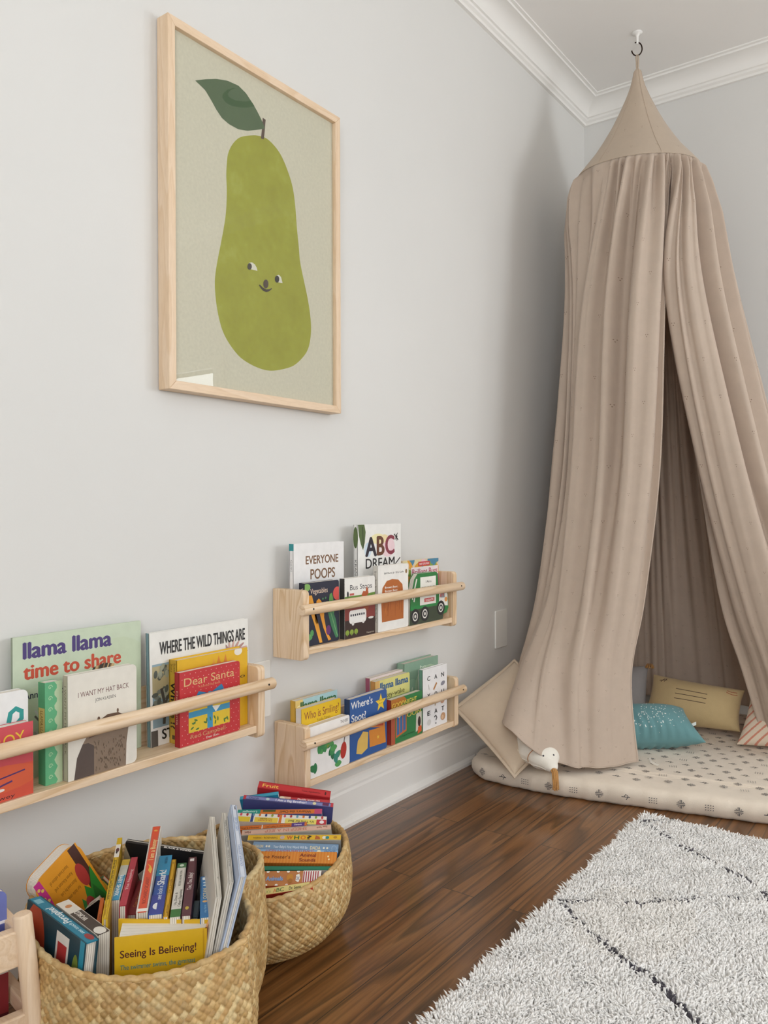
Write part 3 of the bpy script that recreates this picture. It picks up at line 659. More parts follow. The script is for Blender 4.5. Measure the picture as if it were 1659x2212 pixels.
def a_roy(A):
    A.r(0, 0, 1, .45, 'd4543f'); A.r(0, .45, 1, 1, 'cc4f58'); A.e(.6, .3, .5, .18, 'd9603e')
    A.t('ROY', .55, .91, .70, .17, 'e8c63e', .006, .10)
    A.l([(.3, .24), (.5, .30), (.7, .33), (.9, .36)], .02, '54306a'); A.l([(.3, .10), (.5, .17), (.62, .22), (.75, .25)], .025, '54306a'); A.e(.62, .16, .04, .02, 'efe6e0')
    A.t('Dewey', .45, .78, .03, .05, '3a2530')
shelf_book('red and pink board book with yellow lettering at the front left of the long shelf', -2.570, -2.434, .462, .085, ZE, .016, 'cc4f58', art=a_roy, rc=.008)
def a_gr(A):
    A.r(0, 0, 1, 1, 'b9cfa9'); A.p([(0, 0)]+[(.62+.10*math.sin(i*1.6), i/30) for i in range(31)]+[(0, 1)], '5fae7e')
    for i in range(9): A.l([(.3+.14*math.cos(t*.9)*(1-t/9), .07+i*.11+.028*math.sin(t*.9)*(1-t/9)) for t in range(9)], .008, 'a9d0a4')
shelf_book('narrow green book with a wavy swirl border on the long shelf', -2.406, -2.376, .514, .072, ZE, .020, '5fae7e', art=a_gr, spine='c7b46a', sart=lambda A: (A.r(.0, 0, .25, 1, '4f9a6c'), A.r(.6, 0, 1, 1, '4f9a6c'), A.t('LLAMA LLAMA', .28, .58, .3, .4, '8a6a30', .01)))
def a_hat(A):
    A.t('I WANT MY HAT BACK', .14, .88, .775, .052, '6a3a36', .004); A.t('JON KLASSEN', .38, .68, .705, .032, '3f3b3a', .004)
    A.p([(.08, 0), (.12, .2), (.2, .32), (.32, .45), (.5, .53), (.68, .55), (.8, .52), (.88, .42), (.84, .22), (.83, .0)], '8a7664'); A.p([(.08, 0), (.12, .2), (.2, .32), (.28, .32), (.36, .28), (.36, 0)], '5a4c46')
    A.p([(.28, .36), (.40, .5), (.56, .555), (.72, .55), (.82, .5), (.86, .42), (.7, .40), (.45, .38)], '6a5242'); A.e(.43, .53, .02, .022, '6a5242'); A.e(.71, .57, .015, .022, '6a5242')
    for i in range(90):
        x = .36+.46*R.random(); y = .03+.30*R.random(); A.l([(x, y), (x+.003, y-.022)], .006, '6a5848')
shelf_book('cream board book with a brown hill-like shape in front row of the long shelf', -2.374, -2.241, .521, .085, ZE, .014, 'e6e1d6', art=a_hat, spine='b9b29e', rc=.009, sart=lambda A: A.t('I WANT MY HAT BACK', .1, .75, .3, .35, '6a5a4e'))
def a_whoy(A):
    A.p([(.52, .80), (.62, .80), (.57, .97)], 'd9852e'); A.p([(.62, .80), (.71, .80), (.67, .97)], 'd9852e'); A.p([(.45, .78), (.54, .78), (.50, .95)], 'e2a03a'); A.e(.86, .97, .06, .05, 'ece6d8')
    A.t('Hoo', .7, .96, .62, .05, '5a4a20', .01)
shelf_book('thick golden yellow book with black spine lettering behind the red dotted book', -2.134, -1.953, .507, .064, ZE, .024, 'e3b31f', art=a_whoy, spine='caa233', kind='hard', sart=lambda A: (A.t('Susan', .04, .16, .55, .25, '5a4a20'), A.t('Story', .05, .15, .2, .25, '5a4a20'), A.t('Whose !?', .27, .82, .2, .6, '231f18', .02), A.r(.9, .35, .95, .7, '5a4a20')))
def a_santa(A):
    A.dots([(.04+.085*i+(.042 if j % 2 else 0), .03+.062*j) for i in range(12) for j in range(16) if .03 < .04+.085*i+(.042 if j % 2 else 0) < .98], .006, 'e3b9b0')
    A.r(.14, .16, .82, .60, 'e3c133'); A.t('Dear Santa', .07, .90, .80, .115, 'd9b47c', .006); A.t('A Lift-the-Flap Book', .30, .66, .745, .03, 'cf9a6a')
    A.r(.14, .36, .82, .44, '3f93bb'); A.r(.44, .16, .53, .62, '3f93bb')
    for i in range(14): A.e(.18+.6*R.random(), .19+.14*R.random(), .03, .012, '4f7a36', R.random()*3)
    A.p([(.47, .64), (.30, .70), (.26, .64), (.34, .60)], '2f7fae'); A.p([(.49, .64), (.68, .73), (.72, .66), (.62, .60)], '2f7fae'); A.e(.48, .635, .04, .03, '3f93bb')
    A.p([(.52, .45), (.66, .44), (.58, .36)], 'f0ede6'); A.t('Rod Campbell', .17, .74, .075, .06, 'd2a070', .006); A.t('Dear Zoo', .42, .62, .025, .03, 'e8dcd2', .01)
shelf_book('red dotted board book with a yellow gift picture in front row of the long shelf', -2.146, -1.994, .488, .085, ZE, .014, 'c22f35', art=a_santa, spine='a8242c', rc=.006, sart=lambda A: A.t('Dear Santa', .25, .7, .3, .4, 'd9a890', .01))
# ------------------------------------------------------------------ ceiling hook and canopy
HX, HY = 0.348, -0.382
hk = thing('ceiling_hook', 'white ceiling swivel with a dark metal ring holding up the canopy', 'hook', (HX, HY, HC))
b = MB(); b.tube([(HX, HY, HC-0.0005), (HX, HY, HC-0.004), (HX, HY, HC-0.007), (HX, HY, HC-0.014), (HX, HY, HC-0.040)], [0.017, 0.017, 0.009, 0.0045, 0.0035], TRIM, 20)
b.build('ceiling_plate', hk, shift=hk.location)
b = MB(); cz = HC-0.056; pts = []
for i in range(22):
    a = PI*0.62 - i/21*PI*1.55
    pts.append((HX+0.019*math.cos(a)*0.8-0.002, HY+0.019*math.cos(a)*0.45, cz+0.023*math.sin(a)))
b.tube(pts, 0.0022, plain('dark_bronze_metal', '3a2a22', 0.35, 0.8), 10); b.build('hook_ring', hk, shift=hk.location)

CLOTH = cloth('beige_muslin_with_stitched_dots', 'd9c7b6', weave=700, var=0.05, trans=0.30, dots=True, bump=0.2)
CONE = cloth('beige_muslin_plain_top', 'c8b6a2', weave=700, var=0.04, trans=0.15, dots=True)
SEAM = cloth('beige_seam_thread', 'c4b09c', weave=600, var=0.05)
can = thing('bed_canopy', 'beige cloth canopy hanging from a ceiling hook over a floor mattress', 'canopy', (HX, HY, 0.06))
RZ, RR = 1.945, 0.200
def rimz(x, y):       # the hoop tips a little towards the room
    return RZ + 0.10*((x-HX)*-0.32+(y-HY)*0.947)
prof = [(2.300, .006), (2.292, .012), (2.27, .016), (2.24, .024), (2.20, .040), (2.15, .063), (2.10, .089), (2.05, .120), (2.01, .148), (1.975, .178), (RZ+.008, RR-.004), (RZ, RR)]
def cone_pt(k, a):
    f_ = k*(len(prof)-1); i = min(int(f_), len(prof)-2); t = f_-i
    z = prof[i][0]*(1-t)+prof[i+1][0]*t; r_ = prof[i][1]*(1-t)+prof[i+1][1]*t
    r_ *= 1-0.018*math.sin(k*PI)*(1-abs(math.cos(3*a)))          # six panels
    x, y = HX+r_*math.cos(a), HY+r_*math.sin(a)
    return Vector((x, y, z+(rimz(x, y)-RZ)*min(1, max(0, (2.2-z)/0.25))))
b = MB(); NA = 96
Pn = [[cone_pt(j/40, 2*PI*i/NA) for j in range(41)] for i in range(NA)]
b.uv = None; b.grid(Pn, CONE, wrap_u=True)
b.uv = [(2*PI*i/NA*0.16, j/40*0.42) for i in range(NA) for j in range(41)]
b.build('cone_top', can, shift=can.location)
b = MB()
for k in range(6):
    a = k*PI/3+0.18
    b.tube([cone_pt(j/30, a)+Vector((math.cos(a), math.sin(a), 0.3))*0.0006 for j in range(1, 31)], 0.0008, SEAM, 6)
b.tube([cone_pt(1, 2*PI*i/80)+Vector((0, 0, 0.0005)) for i in range(80)], 0.0016, CONE, 6, closed=True)
b.build('seams', can, shift=can.location)
b = MB()
b.tube([(HX-0.002, HY, 2.298), (HX-0.003, HY, 2.325), (HX-0.004, HY-.001, 2.345), (HX-0.001, HY, 2.3515), (HX+0.003, HY+.001, 2.345), (HX+0.003, HY, 2.325), (HX+0.002, HY, 2.298)], 0.0028, CONE, 8)
b.build('hanging_loop', can, shift=can.location)

# curtain: key lines from the hoop to the hem, from the left front edge round the back to the right front edge
def rimp(a, b_): x, y = HX+.947*a+.32*b_, HY+.32*a-.947*b_; return (x, y, rimz(x, y))     # a: to the right, b_: towards the room
KEY = [
    [rimp(.100, .173), (.505, -.58, 1.45), (.515, -.665, .93), (.497, -.755, .53), (.473, -.805, .30), (.505, -.845, .066)],
    [rimp(.055, .192), (.455, -.635, 1.45), (.455, -.71, .93), (.440, -.80, .53), (.425, -.86, .30), (.455, -.925, .066)],
    [rimp(-.03, .197), (.345, -.635, 1.45), (.345, -.715, .93), (.340, -.84, .53), (.340, -.945, .30), (.385, -1.03, .078)],
    [rimp(-.11, .165), (.235, -.605, 1.45), (.235, -.69, .93), (.245, -.83, .53), (.266, -1.0, .31), (.312, -1.132, .134)],
    [rimp(-.192, .055), tuple(atY(1262, 640, -.53)), tuple(atY(1242, 1010, -.62)), tuple(atY(1198, 1270, -.77)), tuple(atY(1138, 1430, -.93)), (.212, -1.095, .186)],
    [rimp(-.195, -.04), (.135, -.42, 1.50), (.125, -.55, .93), (.105, -.62, .53), (.075, -.66, .30), (.060, -.70, .080)],
    [rimp(-.14, -.143), (.175, -.30, 1.50), (.130, -.28, .93), (.100, -.27, .53), (.080, -.26, .30), (.070, -.25, .080)],
    [rimp(0, -.20), (.33, -.155, 1.50), (.33, -.115, .93), (.33, -.085, .53), (.33, -.07, .30), (.33, -.06, .080)],
    [rimp(.12, -.16), (.52, -.17, 1.50), (.62, -.13, .93), (.70, -.09, .53), (.74, -.07, .30), (.77, -.06, .080)],
    [rimp(.195, -.04), (.612, -.285, 1.50), (.75, -.26, .93), (.90, -.23, .53), (.97, -.22, .30), (1.03, -.20, .080)],
    [rimp(.195, .045), (.628, -.385, 1.50), (.77, -.40, .93), (.94, -.40, .53), (1.02, -.40, .30), (1.09, -.40, .080)],
    [rimp(.165, .112), (.60, -.505, 1.50), (.73, -.53, .93), (.84, -.53, .53), (.91, -.53, .30), (.98, -.53, .075)],
    [rimp(.125, .156), (.525, -.55, 1.50), (.625, -.55, .93), (.715, -.53, .53), (.78, -.51, .30), (.84, -.49, .070)],
    [rimp(.098, .174), (.498, -.53, 1.50), (.578, -.505, .95), (.640, -.485, .51), (.700, -.47, .285), (.762, -.462, .070)],
]
def cr(P, t):
    n = len(P)-1; f_ = min(max(t, 0), 1)*n; i = min(int(f_), n-1); t = f_-i
    p0, p1, p2, p3 = P[max(i-1, 0)], P[i], P[i+1], P[min(i+2, n)]
    return 0.5*((2*p1)+(p2-p0)*t+(2*p0-5*p1+4*p2-p3)*t*t+(3*p1-p0-3*p2+p3)*t**3)
NS, NT = 900, 150
KA = np.array(KEY)                                          # key, row, xyz
rows = np.array([[cr(KA[k], (j/(NT-1))) for j in range(NT)] for k in range(len(KEY))])
gridp = np.empty((NS, NT, 3))
# even spacing along the cloth: measure the middle row
mid = np.linalg.norm(np.diff(rows[:, NT//2], axis=0), axis=1); cum = np.concatenate([[0], np.cumsum(mid)]); cum /= cum[-1]
for i in range(NS):
    s_ = i/(NS-1); k = np.searchsorted(cum, s_, side='right')-1; k = min(max(k, 0), len(KEY)-2)
    tt = (k+(s_-cum[k])/(cum[k+1]-cum[k]))/(len(KEY)-1)
    gridp[i] = cr(rows, tt)
ds = np.gradient(gridp, axis=0); nrm = np.stack([-ds[:, :, 1], ds[:, :, 0], np.zeros((NS, NT))], -1); nrm /= np.linalg.norm(nrm, axis=-1, keepdims=True)+1e-9
sv = np.linspace(0, 1, NS)[:, None]; tv = np.linspace(0, 1, NT)[None, :]
def folds(freq, ph, wob, sharp):
    x = sv*freq+ph+wob*np.sin(sv*23.0+ph)+0.35*np.sin(sv*61+ph*2)
    return np.tanh(sharp*np.sin(2*PI*x+1.1*np.sin(2.2*tv+ph)))/np.tanh(sharp)
top = np.exp(-((tv-0.035)/0.05)**2); up_ = np.clip(tv/0.06, 0, 1)
pleat = 0.0125*folds(58, .2, .5, 1.3)*np.exp(-tv/0.13)*np.clip(tv/0.012, 0, 1)
big = 0.030*folds(26, .7, .55, 1.9)*np.clip(tv/0.10, 0, 1)*(1-0.80*np.clip((tv-0.30)/0.45, 0, 1))
sml = 0.0095*folds(43, 1.9, .8, 1.3)*np.clip(tv/0.05, 0, 1)*np.exp(-tv/0.42)
low = 0.010*folds(9, .35, .4, 1.0)*np.clip((tv-.45)/.4, 0, 1)*(1-0.6*np.clip((tv-.8)/.2, 0, 1))
amp = np.clip(np.minimum(sv, 1-sv)/0.012, 0.25, 1)
disp = (pleat+big+sml+low)*amp
bulge = 0.008*np.clip(tv/0.05, 0, 1)*np.exp(-tv/0.12)
rad_ = np.hypot(gridp[:, :, 0]-HX, gridp[:, :, 1]-HY); wgt = np.exp(-(tv/0.07)**2)
fac = 1+((RR*0.995+0.25*tv*RR)/np.maximum(rad_, .01)-1)*wgt
gridp[:, :, 0] = HX+(gridp[:, :, 0]-HX)*fac; gridp[:, :, 1] = HY+(gridp[:, :, 1]-HY)*fac
gridp = gridp + nrm*(disp+bulge)[:, :, None]
for lim, ax in ((0.012, 0),): gridp[:, :, ax] = np.maximum(gridp[:, :, ax], lim)
gridp[:, :, 1] = np.minimum(gridp[:, :, 1], -0.02)
b = MB(); b.grid([[tuple(gridp[i, j]) for j in range(NT)] for i in range(NS)], CLOTH)
b.uv = [(i/(NS-1)*3.6, j/(NT-1)*1.95) for i in range(NS) for j in range(NT)]
cu_ = b.build('curtain', can, shift=can.location)
so = cu_.modifiers.new('thickness', 'SOLIDIFY'); so.thickness = 0.0009; so.offset = 0
b = MB()       # turned hems down both front edges and along the bottom
for i in (2, NS-3): b.tube([gridp[i, j] for j in range(4, NT)], 0.0016, CLOTH, 6)
b.tube([gridp[i, NT-1] for i in range(0, NS, 3)], 0.0016, CLOTH, 6)
b.build('hem', can, shift=can.location)
b = MB()
rb = [(atZ(u, v, 0.058+dz)) for u, v, dz in ((1403, 1637, .012), (1406, 1645, .006), (1412, 1649, .004), (1422, 1653, .004))]
for p, q in zip(rb[:-1], rb[1:]):
    w_ = Vector((0.002, 0.0015, 0.0022)); b.add([p-w_, q-w_, q+w_, p+w_], [(0, 1, 2, 3)], plain('white_cotton_tape', 'f1ece2', 0.8))
b.build('tie_ribbon', can, shift=can.location).modifiers.new('thickness', 'SOLIDIFY').thickness = 0.0008

# ------------------------------------------------------------------ floor mattress
MT = 0.052
MATC = cloth('cream_cotton_mattress_cover', 'e6d9c8', weave=500, var=0.06, bump=0.35)
INK = plain('charcoal_print_ink', '4b4a50', 0.85, nscale=60, var=0.1)
outl = [(.048, -.10), (.048, -.50), (.048, -.90), (.056, -.995), (.090, -1.058), (.17, -1.083), (.36, -1.073), (.60, -1.018), (.88, -.948), (1.38, -.815), (1.46, -.74), (1.46, -.12), (1.40, -.045), (.10, -.045)]
O = smooth_loop([(a, c) for a, c in outl], 14)
# resample evenly
def resample(L, n):
    L = [Vector(p) for p in L]; d = [0]
    for i in range(len(L)): d.append(d[-1]+(L[(i+1) % len(L)]-L[i]).length)
    out = []; k = 0
    for i in range(n):
        t = d[-1]*i/n
        while d[k+1] < t: k += 1
        out.append(L[k].lerp(L[(k+1) % len(L)], (t-d[k])/(d[k+1]-d[k])))
    return out, d[-1]
O, per = resample(O, 420)
ON = []
for i in range(len(O)):
    t = (O[(i+1) % len(O)]-O[i-1]).normalized(); ON.append(Vector((-t.y, t.x)))      # inward for an anticlockwise loop
area2 = sum(O[i].cross(O[(i+1) % len(O)]) for i in range(len(O)))
if area2 < 0: ON = [-n for n in ON]
mprof = [(0.02, 0.001), (0.007, 0.002), (0.001, 0.009), (-0.003, 0.022), (-0.003, 0.034), (0.003, 0.045), (0.014, 0.0515), (0.035, 0.0528), (0.07, 0.0522), (0.12, MT)]
def mpt(i, d, z):
    i %= len(O); wv = 0.0018*math.sin(i*0.9)+0.0012*math.sin(i*2.3+1) if d < 0.03 else 0
    if d < 0: wv += 0.001*math.sin(i*3.7)
    p = O[i]+ON[i]*(d+wv); return Vector((p.x, p.y, z+(0.0015*math.sin(i*0.37) if z > .03 else 0)))
mat_ = MB()
rings = [[mpt(i, d, z) for d, z in mprof] for i in range(len(O))]
mat_.grid(rings, MATC, wrap_u=True, flip=area2 < 0)
mat_.add([r_[-1] for r_ in rings], [tuple(range(len(O)))], MATC); mat_.add([r_[0] for r_ in rings], [tuple(range(len(O)-1, -1, -1))], MATC)
def inside(x, y, marg):
    return .05+marg < x < 1.44-marg and -.05-marg > y > (-1.075+0.05+max(0, (x-.3))*0.245)+marg-.02
def top_motif(x, y, a, kind):
    z = 0.0540; ca, sa = math.cos(a), math.sin(a)
    def q(px, py, wx, wy, rot=0):
        cr_, sr_ = math.cos(rot), math.sin(rot); vs = []
        for ex, ey in ((-1, -1), (1, -1), (1, 1), (-1, 1)):
            lx, ly = px+ex*wx*cr_-ey*wy*sr_, py+ex*wx*sr_+ey*wy*cr_
            vs.append((x+lx*ca-ly*sa, y+lx*sa+ly*ca, z))
        mat_.add(vs, [(0, 1, 2, 3)], INK)
    motif(q, kind)
def motif(q, kind):
    if kind == 0:      # barred cross
        q(0, .0022, .0105, .0008); q(0, -.0022, .0105, .0008); q(.0018, .0075, .0008, .0036, .05); q(-.0018, .0075, .0008, .0036); q(.0018, -.0075, .0008, .0036); q(-.0018, -.0075, .0008, .0036, .05)
        for ex in (-1, 1): q(ex*.006, .0055, .0013, .0008, ex*.6); q(ex*.006, -.0055, .0013, .0008, -ex*.6)
    elif kind == 1:    # block of dots
        for i in range(4):
            for j in range(3): q(-.009+i*.006, -.006+j*.006, .0014, .0009, .3)
    else:              # little twig
        q(0, 0, .011, .0009); q(-.002, .004, .004, .0008, 1.0); q(.003, -.004, .004, .0008, 1.0); q(.004, .004, .0035, .0008, -.8)
rr = random.Random(3); nrow = 0
y = -1.05
while y < -0.08:
    x = 0.07 + (0.026 if nrow % 2 else 0)
    while x < 1.44:
        if inside(x, y, .02): top_motif(x+rr.uniform(-.004, .004), y+rr.uniform(-.004, .004), 0.25+rr.uniform(-.15, .15), (0, 2, 0, 1)[(int(x*1000)//52+nrow*2) % 4] if nrow % 2 == 0 else (2, 0)[rr.random() < .5])
        x += 0.052
    y += 0.042; nrow += 1
# print running down the front side
side = [i for i in range(len(O)) if ON[i].y > 0.5 or (ON[i].x > .3 and O[i].y < -.9)]
for n_, i in enumerate(side[::6]):
    nn = ON[i]; tg = Vector((nn.y, -nn.x)); k = (1, 0, 1, 0, 2)[n_ % 5]
    def q(px, py, wx, wy, rot=0, i=i, nn=nn, tg=tg):
        vs = []; cr_, sr_ = math.cos(rot), math.sin(rot)
        for ex, ey in ((-1, -1), (1, -1), (1, 1), (-1, 1)):
            lx, ly = px+ex*wx*cr_-ey*wy*sr_, py+ex*wx*sr_+ey*wy*cr_
            p = O[i]+tg*lx-nn*0.0062; vs.append((p.x, p.y, 0.028+ly))
        mat_.add(vs, [(0, 1, 2, 3)], INK)
    motif(q, k)
mo = mat_.build('floor_mattress', shift=(0.5, -0.5, 0.0)); tag(mo, 'thin cream floor mattress printed with dark crosses and dots under the canopy', 'mattress')

# ------------------------------------------------------------------ cushions
def pillow(corners, th, n=44, pinch=0.07, k=2.4, dispf=None):
    BL, BR, TR, TL = [Vector(c) for c in corners]
    N = ((BR-BL).cross(TL-BL)+(TR-TL).cross(TR-BR)).normalized()
    def at(u, v, sgn=1, off=0.0):
        uu = u*(1-pinch*(1-v*v)); vv = v*(1-pinch*(1-u*u))
        s_, t_ = (uu+1)/2, (vv+1)/2
        p = (BL*(1-s_)+BR*s_)*(1-t_)+(TL*(1-s_)+TR*s_)*t_
        h = th*max(0, 1-abs(u)**k)**.55*max(0, 1-abs(v)**k)**.55
        if dispf: h += dispf(u, v)*min(1, h/(th*.3))
        return p+N*(sgn*h+off)
    return at, N
def pillow_mesh(b, at, mat, n=44, matfn=None, flip=False):
    g_ = [math.sin((i/n*2-1)*PI/2) for i in range(n+1)]
    for sg in (1, -1):
        b.grid([[at(u, v, sg) for v in g_] for u in g_], mat, flip=(sg < 0), matfn=(lambda i, j: matfn(g_[i], g_[j])) if matfn else None)
def decal(b, at, u, v, r_, mat, N):
    p = at(u, v, 1, 0.0009); pu = at(u+.01, v, 1, 0.0009)-p; pv = at(u, v+.01, 1, 0.0009)-p
    pu.normalize(); pv = (pv-pu*pv.dot(pu)).normalized()
    b.add([p+(pu*math.cos(i*PI/3)+pv*math.sin(i*PI/3))*r_ for i in range(6)], [tuple(range(6))], mat)
def stroke(b, at, pts, wd, mat):
    for (u0_, v0_), (u1_, v1_) in zip(pts[:-1], pts[1:]):
        m_ = 6; L = [at(u0_+(u1_-u0_)*i/m_, v0_+(v1_-v0_)*i/m_, 1, 0.0004) for i in range(m_+1)]
        b.tube(L, wd, mat, 6)
# big linen cushion leaning on the wall and the mattress edge
LIN = cloth('oatmeal_linen', 'd2bfa8', weave=850, var=0.05, bump=0.3)
cs = [(.262, -1.142, .060), (.30, -.82, .15), (.075, -.775, .292), (.038, -1.072, .195)]
at, N = pillow(cs, 0.058, pinch=0.05)
pl = thing('cushion', 'large plain oatmeal cushion leaning on the left wall at the mattress corner', 'cushion', (.17, -.98, .06))
b = MB(); pillow_mesh(b, at, LIN); b.build('cushion_body', pl, shift=pl.location)
b = MB(); E_ = []
for i in range(40): E_.append(at(-1+i/20, -1, 0))
for i in range(40): E_.append(at(1, -1+i/20, 0))
for i in range(40): E_.append(at(1-i/20, 1, 0))
for i in range(40): E_.append(at(-1, 1-i/20, 0))
cen = sum((Vector(c) for c in cs), Vector())/4
out_ = [p+(p-cen).normalized()*0.014 for p in E_]; n = len(E_)
b.add(E_+out_, [(i, (i+1) % n, n+(i+1) % n, n+i) for i in range(n)], LIN, True)
fl = b.build('flange_border', pl, shift=pl.location); fl.modifiers.new('t', 'SOLIDIFY').thickness = 0.003
# white bird cushion
WHT = cloth('white_quilted_cotton', 'f0ebe0', weave=600, var=0.04); CRM = cloth('cream_felt', 'f1e8d2', weave=900); TSL = cloth('tan_cotton_tassel', 'bd8a4e', weave=1200, var=0.25)
bd = thing('bird_cushion', 'white bird-shaped cushion with a tan tassel beak peeping out under the canopy hem', 'cushion', (.32, -1.07, .055))
A0, A1 = Vector((.185, -.965, .145)), Vector((.367, -1.118, .088)); ax = (A1-A0).normalized()
sd = ax.cross(Vector((0.35, -0.35, 1))).normalized(); upv = sd.cross(ax).normalized()
def bird(t, a):      # t 0..1 tail to beak
    r_ = 0.060*(math.sin(min(1, t/0.42)*PI/2)**0.6)*(1 if t < .42 else (1-((t-.42)/.58)**2.0*0.86))
    p = A0.lerp(A1, t)
    q = 0.002*math.sin(t*34)
    return p + sd*math.cos(a)*(r_+q) + upv*math.sin(a)*(r_*0.72+q)
b = MB(); b.grid([[bird(max(.0005, i/50), 2*PI*j/40) for j in range(41)] for i in range(51)], WHT); b.add([bird(1, 2*PI*j/40) for j in range(40)], [tuple(range(40))], WHT)
b.build('body', bd, shift=bd.location)
b = MB()
for k in range(26):
    a = k*2.4; rr_ = 0.008*math.sqrt(k/26); s0 = A1+sd*rr_*math.cos(a)+upv*rr_*math.sin(a)*.8
    b.tube([s0-ax*.006, s0+ax*.008+Vector((0, 0, -.004)), s0+ax*.013+Vector((0, -.002, -.020)), s0+ax*.014+Vector((R.uniform(-.003, .003), -.003+R.uniform(-.002, .002), -.040-R.random()*.006))], [.0022, .0022, .002, .0014], TSL, 5)
b.build('tassel_beak', bd, shift=bd.location)
for a in (1.15, 2.1): b = MB(); p = bird(.84, a); b.tube([p-upv*.001, p+(p-A0.lerp(A1, .84)).normalized()*.0016], .0024, INK, 8); b.build('eye', bd, shift=bd.location)
b = MB(); b.tube([bird(.72, 2*PI*j/40)+(bird(.72, 2*PI*j/40)-A0.lerp(A1, .72)).normalized()*.0006 for j in range(40)], .0012, cloth('rust_thread', 'c08a60'), 6, closed=True); b.build('stitched_band', bd, shift=bd.location)
b = MB(); b.tube([bird(t/20, -.35)+(bird(t/20, -.35)-A0.lerp(A1, t/20)).normalized()*.0006 for t in range(4, 20)], .0012, WHT, 6); b.build('side_seam', bd, shift=bd.location)
b = MB(); w0, w1, w2 = bird(.10, .9), bird(.56, -.05), bird(.30, .1); o_ = Vector((0.2, -.6, .5)).normalized()*.006
b.add([w0+o_, w2+o_, w1+o_, bird(.45, .35)+o_], [(0, 1, 2, 3)], CRM); b.build('felt_wing', bd, shift=bd.location).modifiers.new('t', 'SOLIDIFY').thickness = 0.002
# teal dotted cushion
TEAL = cloth('teal_cotton', '68969a', weave=700, var=0.05); WD = plain('white_dot_print', 'e8eeea', 0.8)
def wr(u, v): return 0.006*math.sin(u*34+3*math.sin(v*2))*max(0, -v+.15)**1.2*(1-abs(u))
cs = [(.385, -.775, .072), (.630, -.610, .086), (.540, -.532, .160), (.295, -.680, .152)]
at, N = pillow(cs, 0.066, pinch=0.08, k=2.6, dispf=wr)
tl = thing('cushion', 'teal cushion with scattered white dots lying at the front of the canopy opening', 'cushion', (.46, -.66, .055))
b = MB(); pillow_mesh(b, at, TEAL, 60)
for i in range(120):
    u, v = R.gauss(.1, .40), R.gauss(-.12, .42)
    if abs(u) < .9 and abs(v) < .9: decal(b, at, u, v, R.uniform(.0011, .0024), WD, N)
b.build('cushion_body', tl, shift=tl.location)
b = MB(); p = at(1, -.1, 0); b.add([p, p+Vector((.012, .006, .006)), p+Vector((.012, .006, .016)), p+Vector((0, 0, .010))], [(0, 1, 2, 3)], WD); b.build('fabric_tag', tl, shift=tl.location).modifiers.new('t', 'SOLIDIFY').thickness = .001
# mustard rectangular cushion
MUS = cloth('sand_yellow_boucle', 'd2b98a', weave=450, var=0.06, bump=0.6)
cs = [(.375, -.435, .070), (.680, -.400, .078), (.682, -.345, .200), (.385, -.335, .215)]
at, N = pillow(cs, 0.054, pinch=0.06, k=2.6)
ms = thing('cushion', 'sand yellow rectangular cushion with three stitched lines leaning inside the canopy', 'cushion', (.53, -.40, .055))
b = MB(); pillow_mesh(b, at, MUS, 50); b.build('cushion_body', ms, shift=ms.location)
b = MB(); TH = cloth('brown_wool_thread', '6a5240', weave=900, var=.1)
for k in range(3): stroke(b, at, [(-.36, .40-.22*k), (.34, .34-.22*k)], .0011, TH)
b.build('stitched_lines', ms, shift=ms.location); b = MB(); stroke(b, at, [(-.80, .72), (-.62, .78)], .0012, TH); stroke(b, at, [(-.76, .66), (-.68, .84)], .0012, TH); stroke(b, at, [(-.68, .68), (-.64, .84)], .0012, TH)
b.build('stitched_corner_mark', ms, shift=ms.location); b = MB()
RTH = cloth('rust_wool_thread', 'b5674a', weave=900)
stroke(b, at, [(.70, .74), (.80, .70), (.90, .74)], .0011, RTH); stroke(b, at, [(.70, .64), (.82, .58), (.92, .62)], .0011, RTH)
b.build('stitched_corner_mark', ms, shift=ms.location)
# striped cushion
PK = cloth('cream_cotton_ticking', 'e3d2bd', weave=700, var=.04); PS = cloth('pink_stripe', 'd48d76', weave=700, var=.06)
cs = [(.690, -.492, .062), (.93, -.44, .065), (.95, -.32, .215), (.71, -.375, .215)]
at, N = pillow(cs, 0.04, pinch=0.05)
sp = thing('cushion', 'cream cushion with pink diagonal stripes half behind the right curtain edge', 'cushion', (.82, -.40, .055))
b = MB(); pillow_mesh(b, at, PK, 150, matfn=lambda u, v: PS if ((u*1.0-v*0.62)*4.2) % 1 < .28 else PK); b.build('cushion_body', sp, shift=sp.location)
# grey cushion standing at the back left, mostly behind the curtain
GRY = cloth('blue_grey_cotton', 'a9a6a6', weave=700)
cs = [(.25, -.50, .065), (.385, -.42, .070), (.355, -.30, .235), (.22, -.38, .235)]
at, N = pillow(cs, 0.04, pinch=0.05)
gp = thing('cushion', 'blue grey cushion seen as a sliver behind the left curtain edge', 'cushion', (.30, -.40, .055))
b = MB(); pillow_mesh(b, at, GRY, 30); b.build('cushion_body', gp, shift=gp.location)
b = MB(); p = Vector((.365, -.315, .236))
for k in range(10): a = k*.7; b.tube([p, p+Vector((.008*math.cos(a), .008*math.sin(a), .008)), p+Vector((.014*math.cos(a), .014*math.sin(a), -.004))], .003, TSL, 5)
b.build('corner_tassel', gp, shift=gp.location)

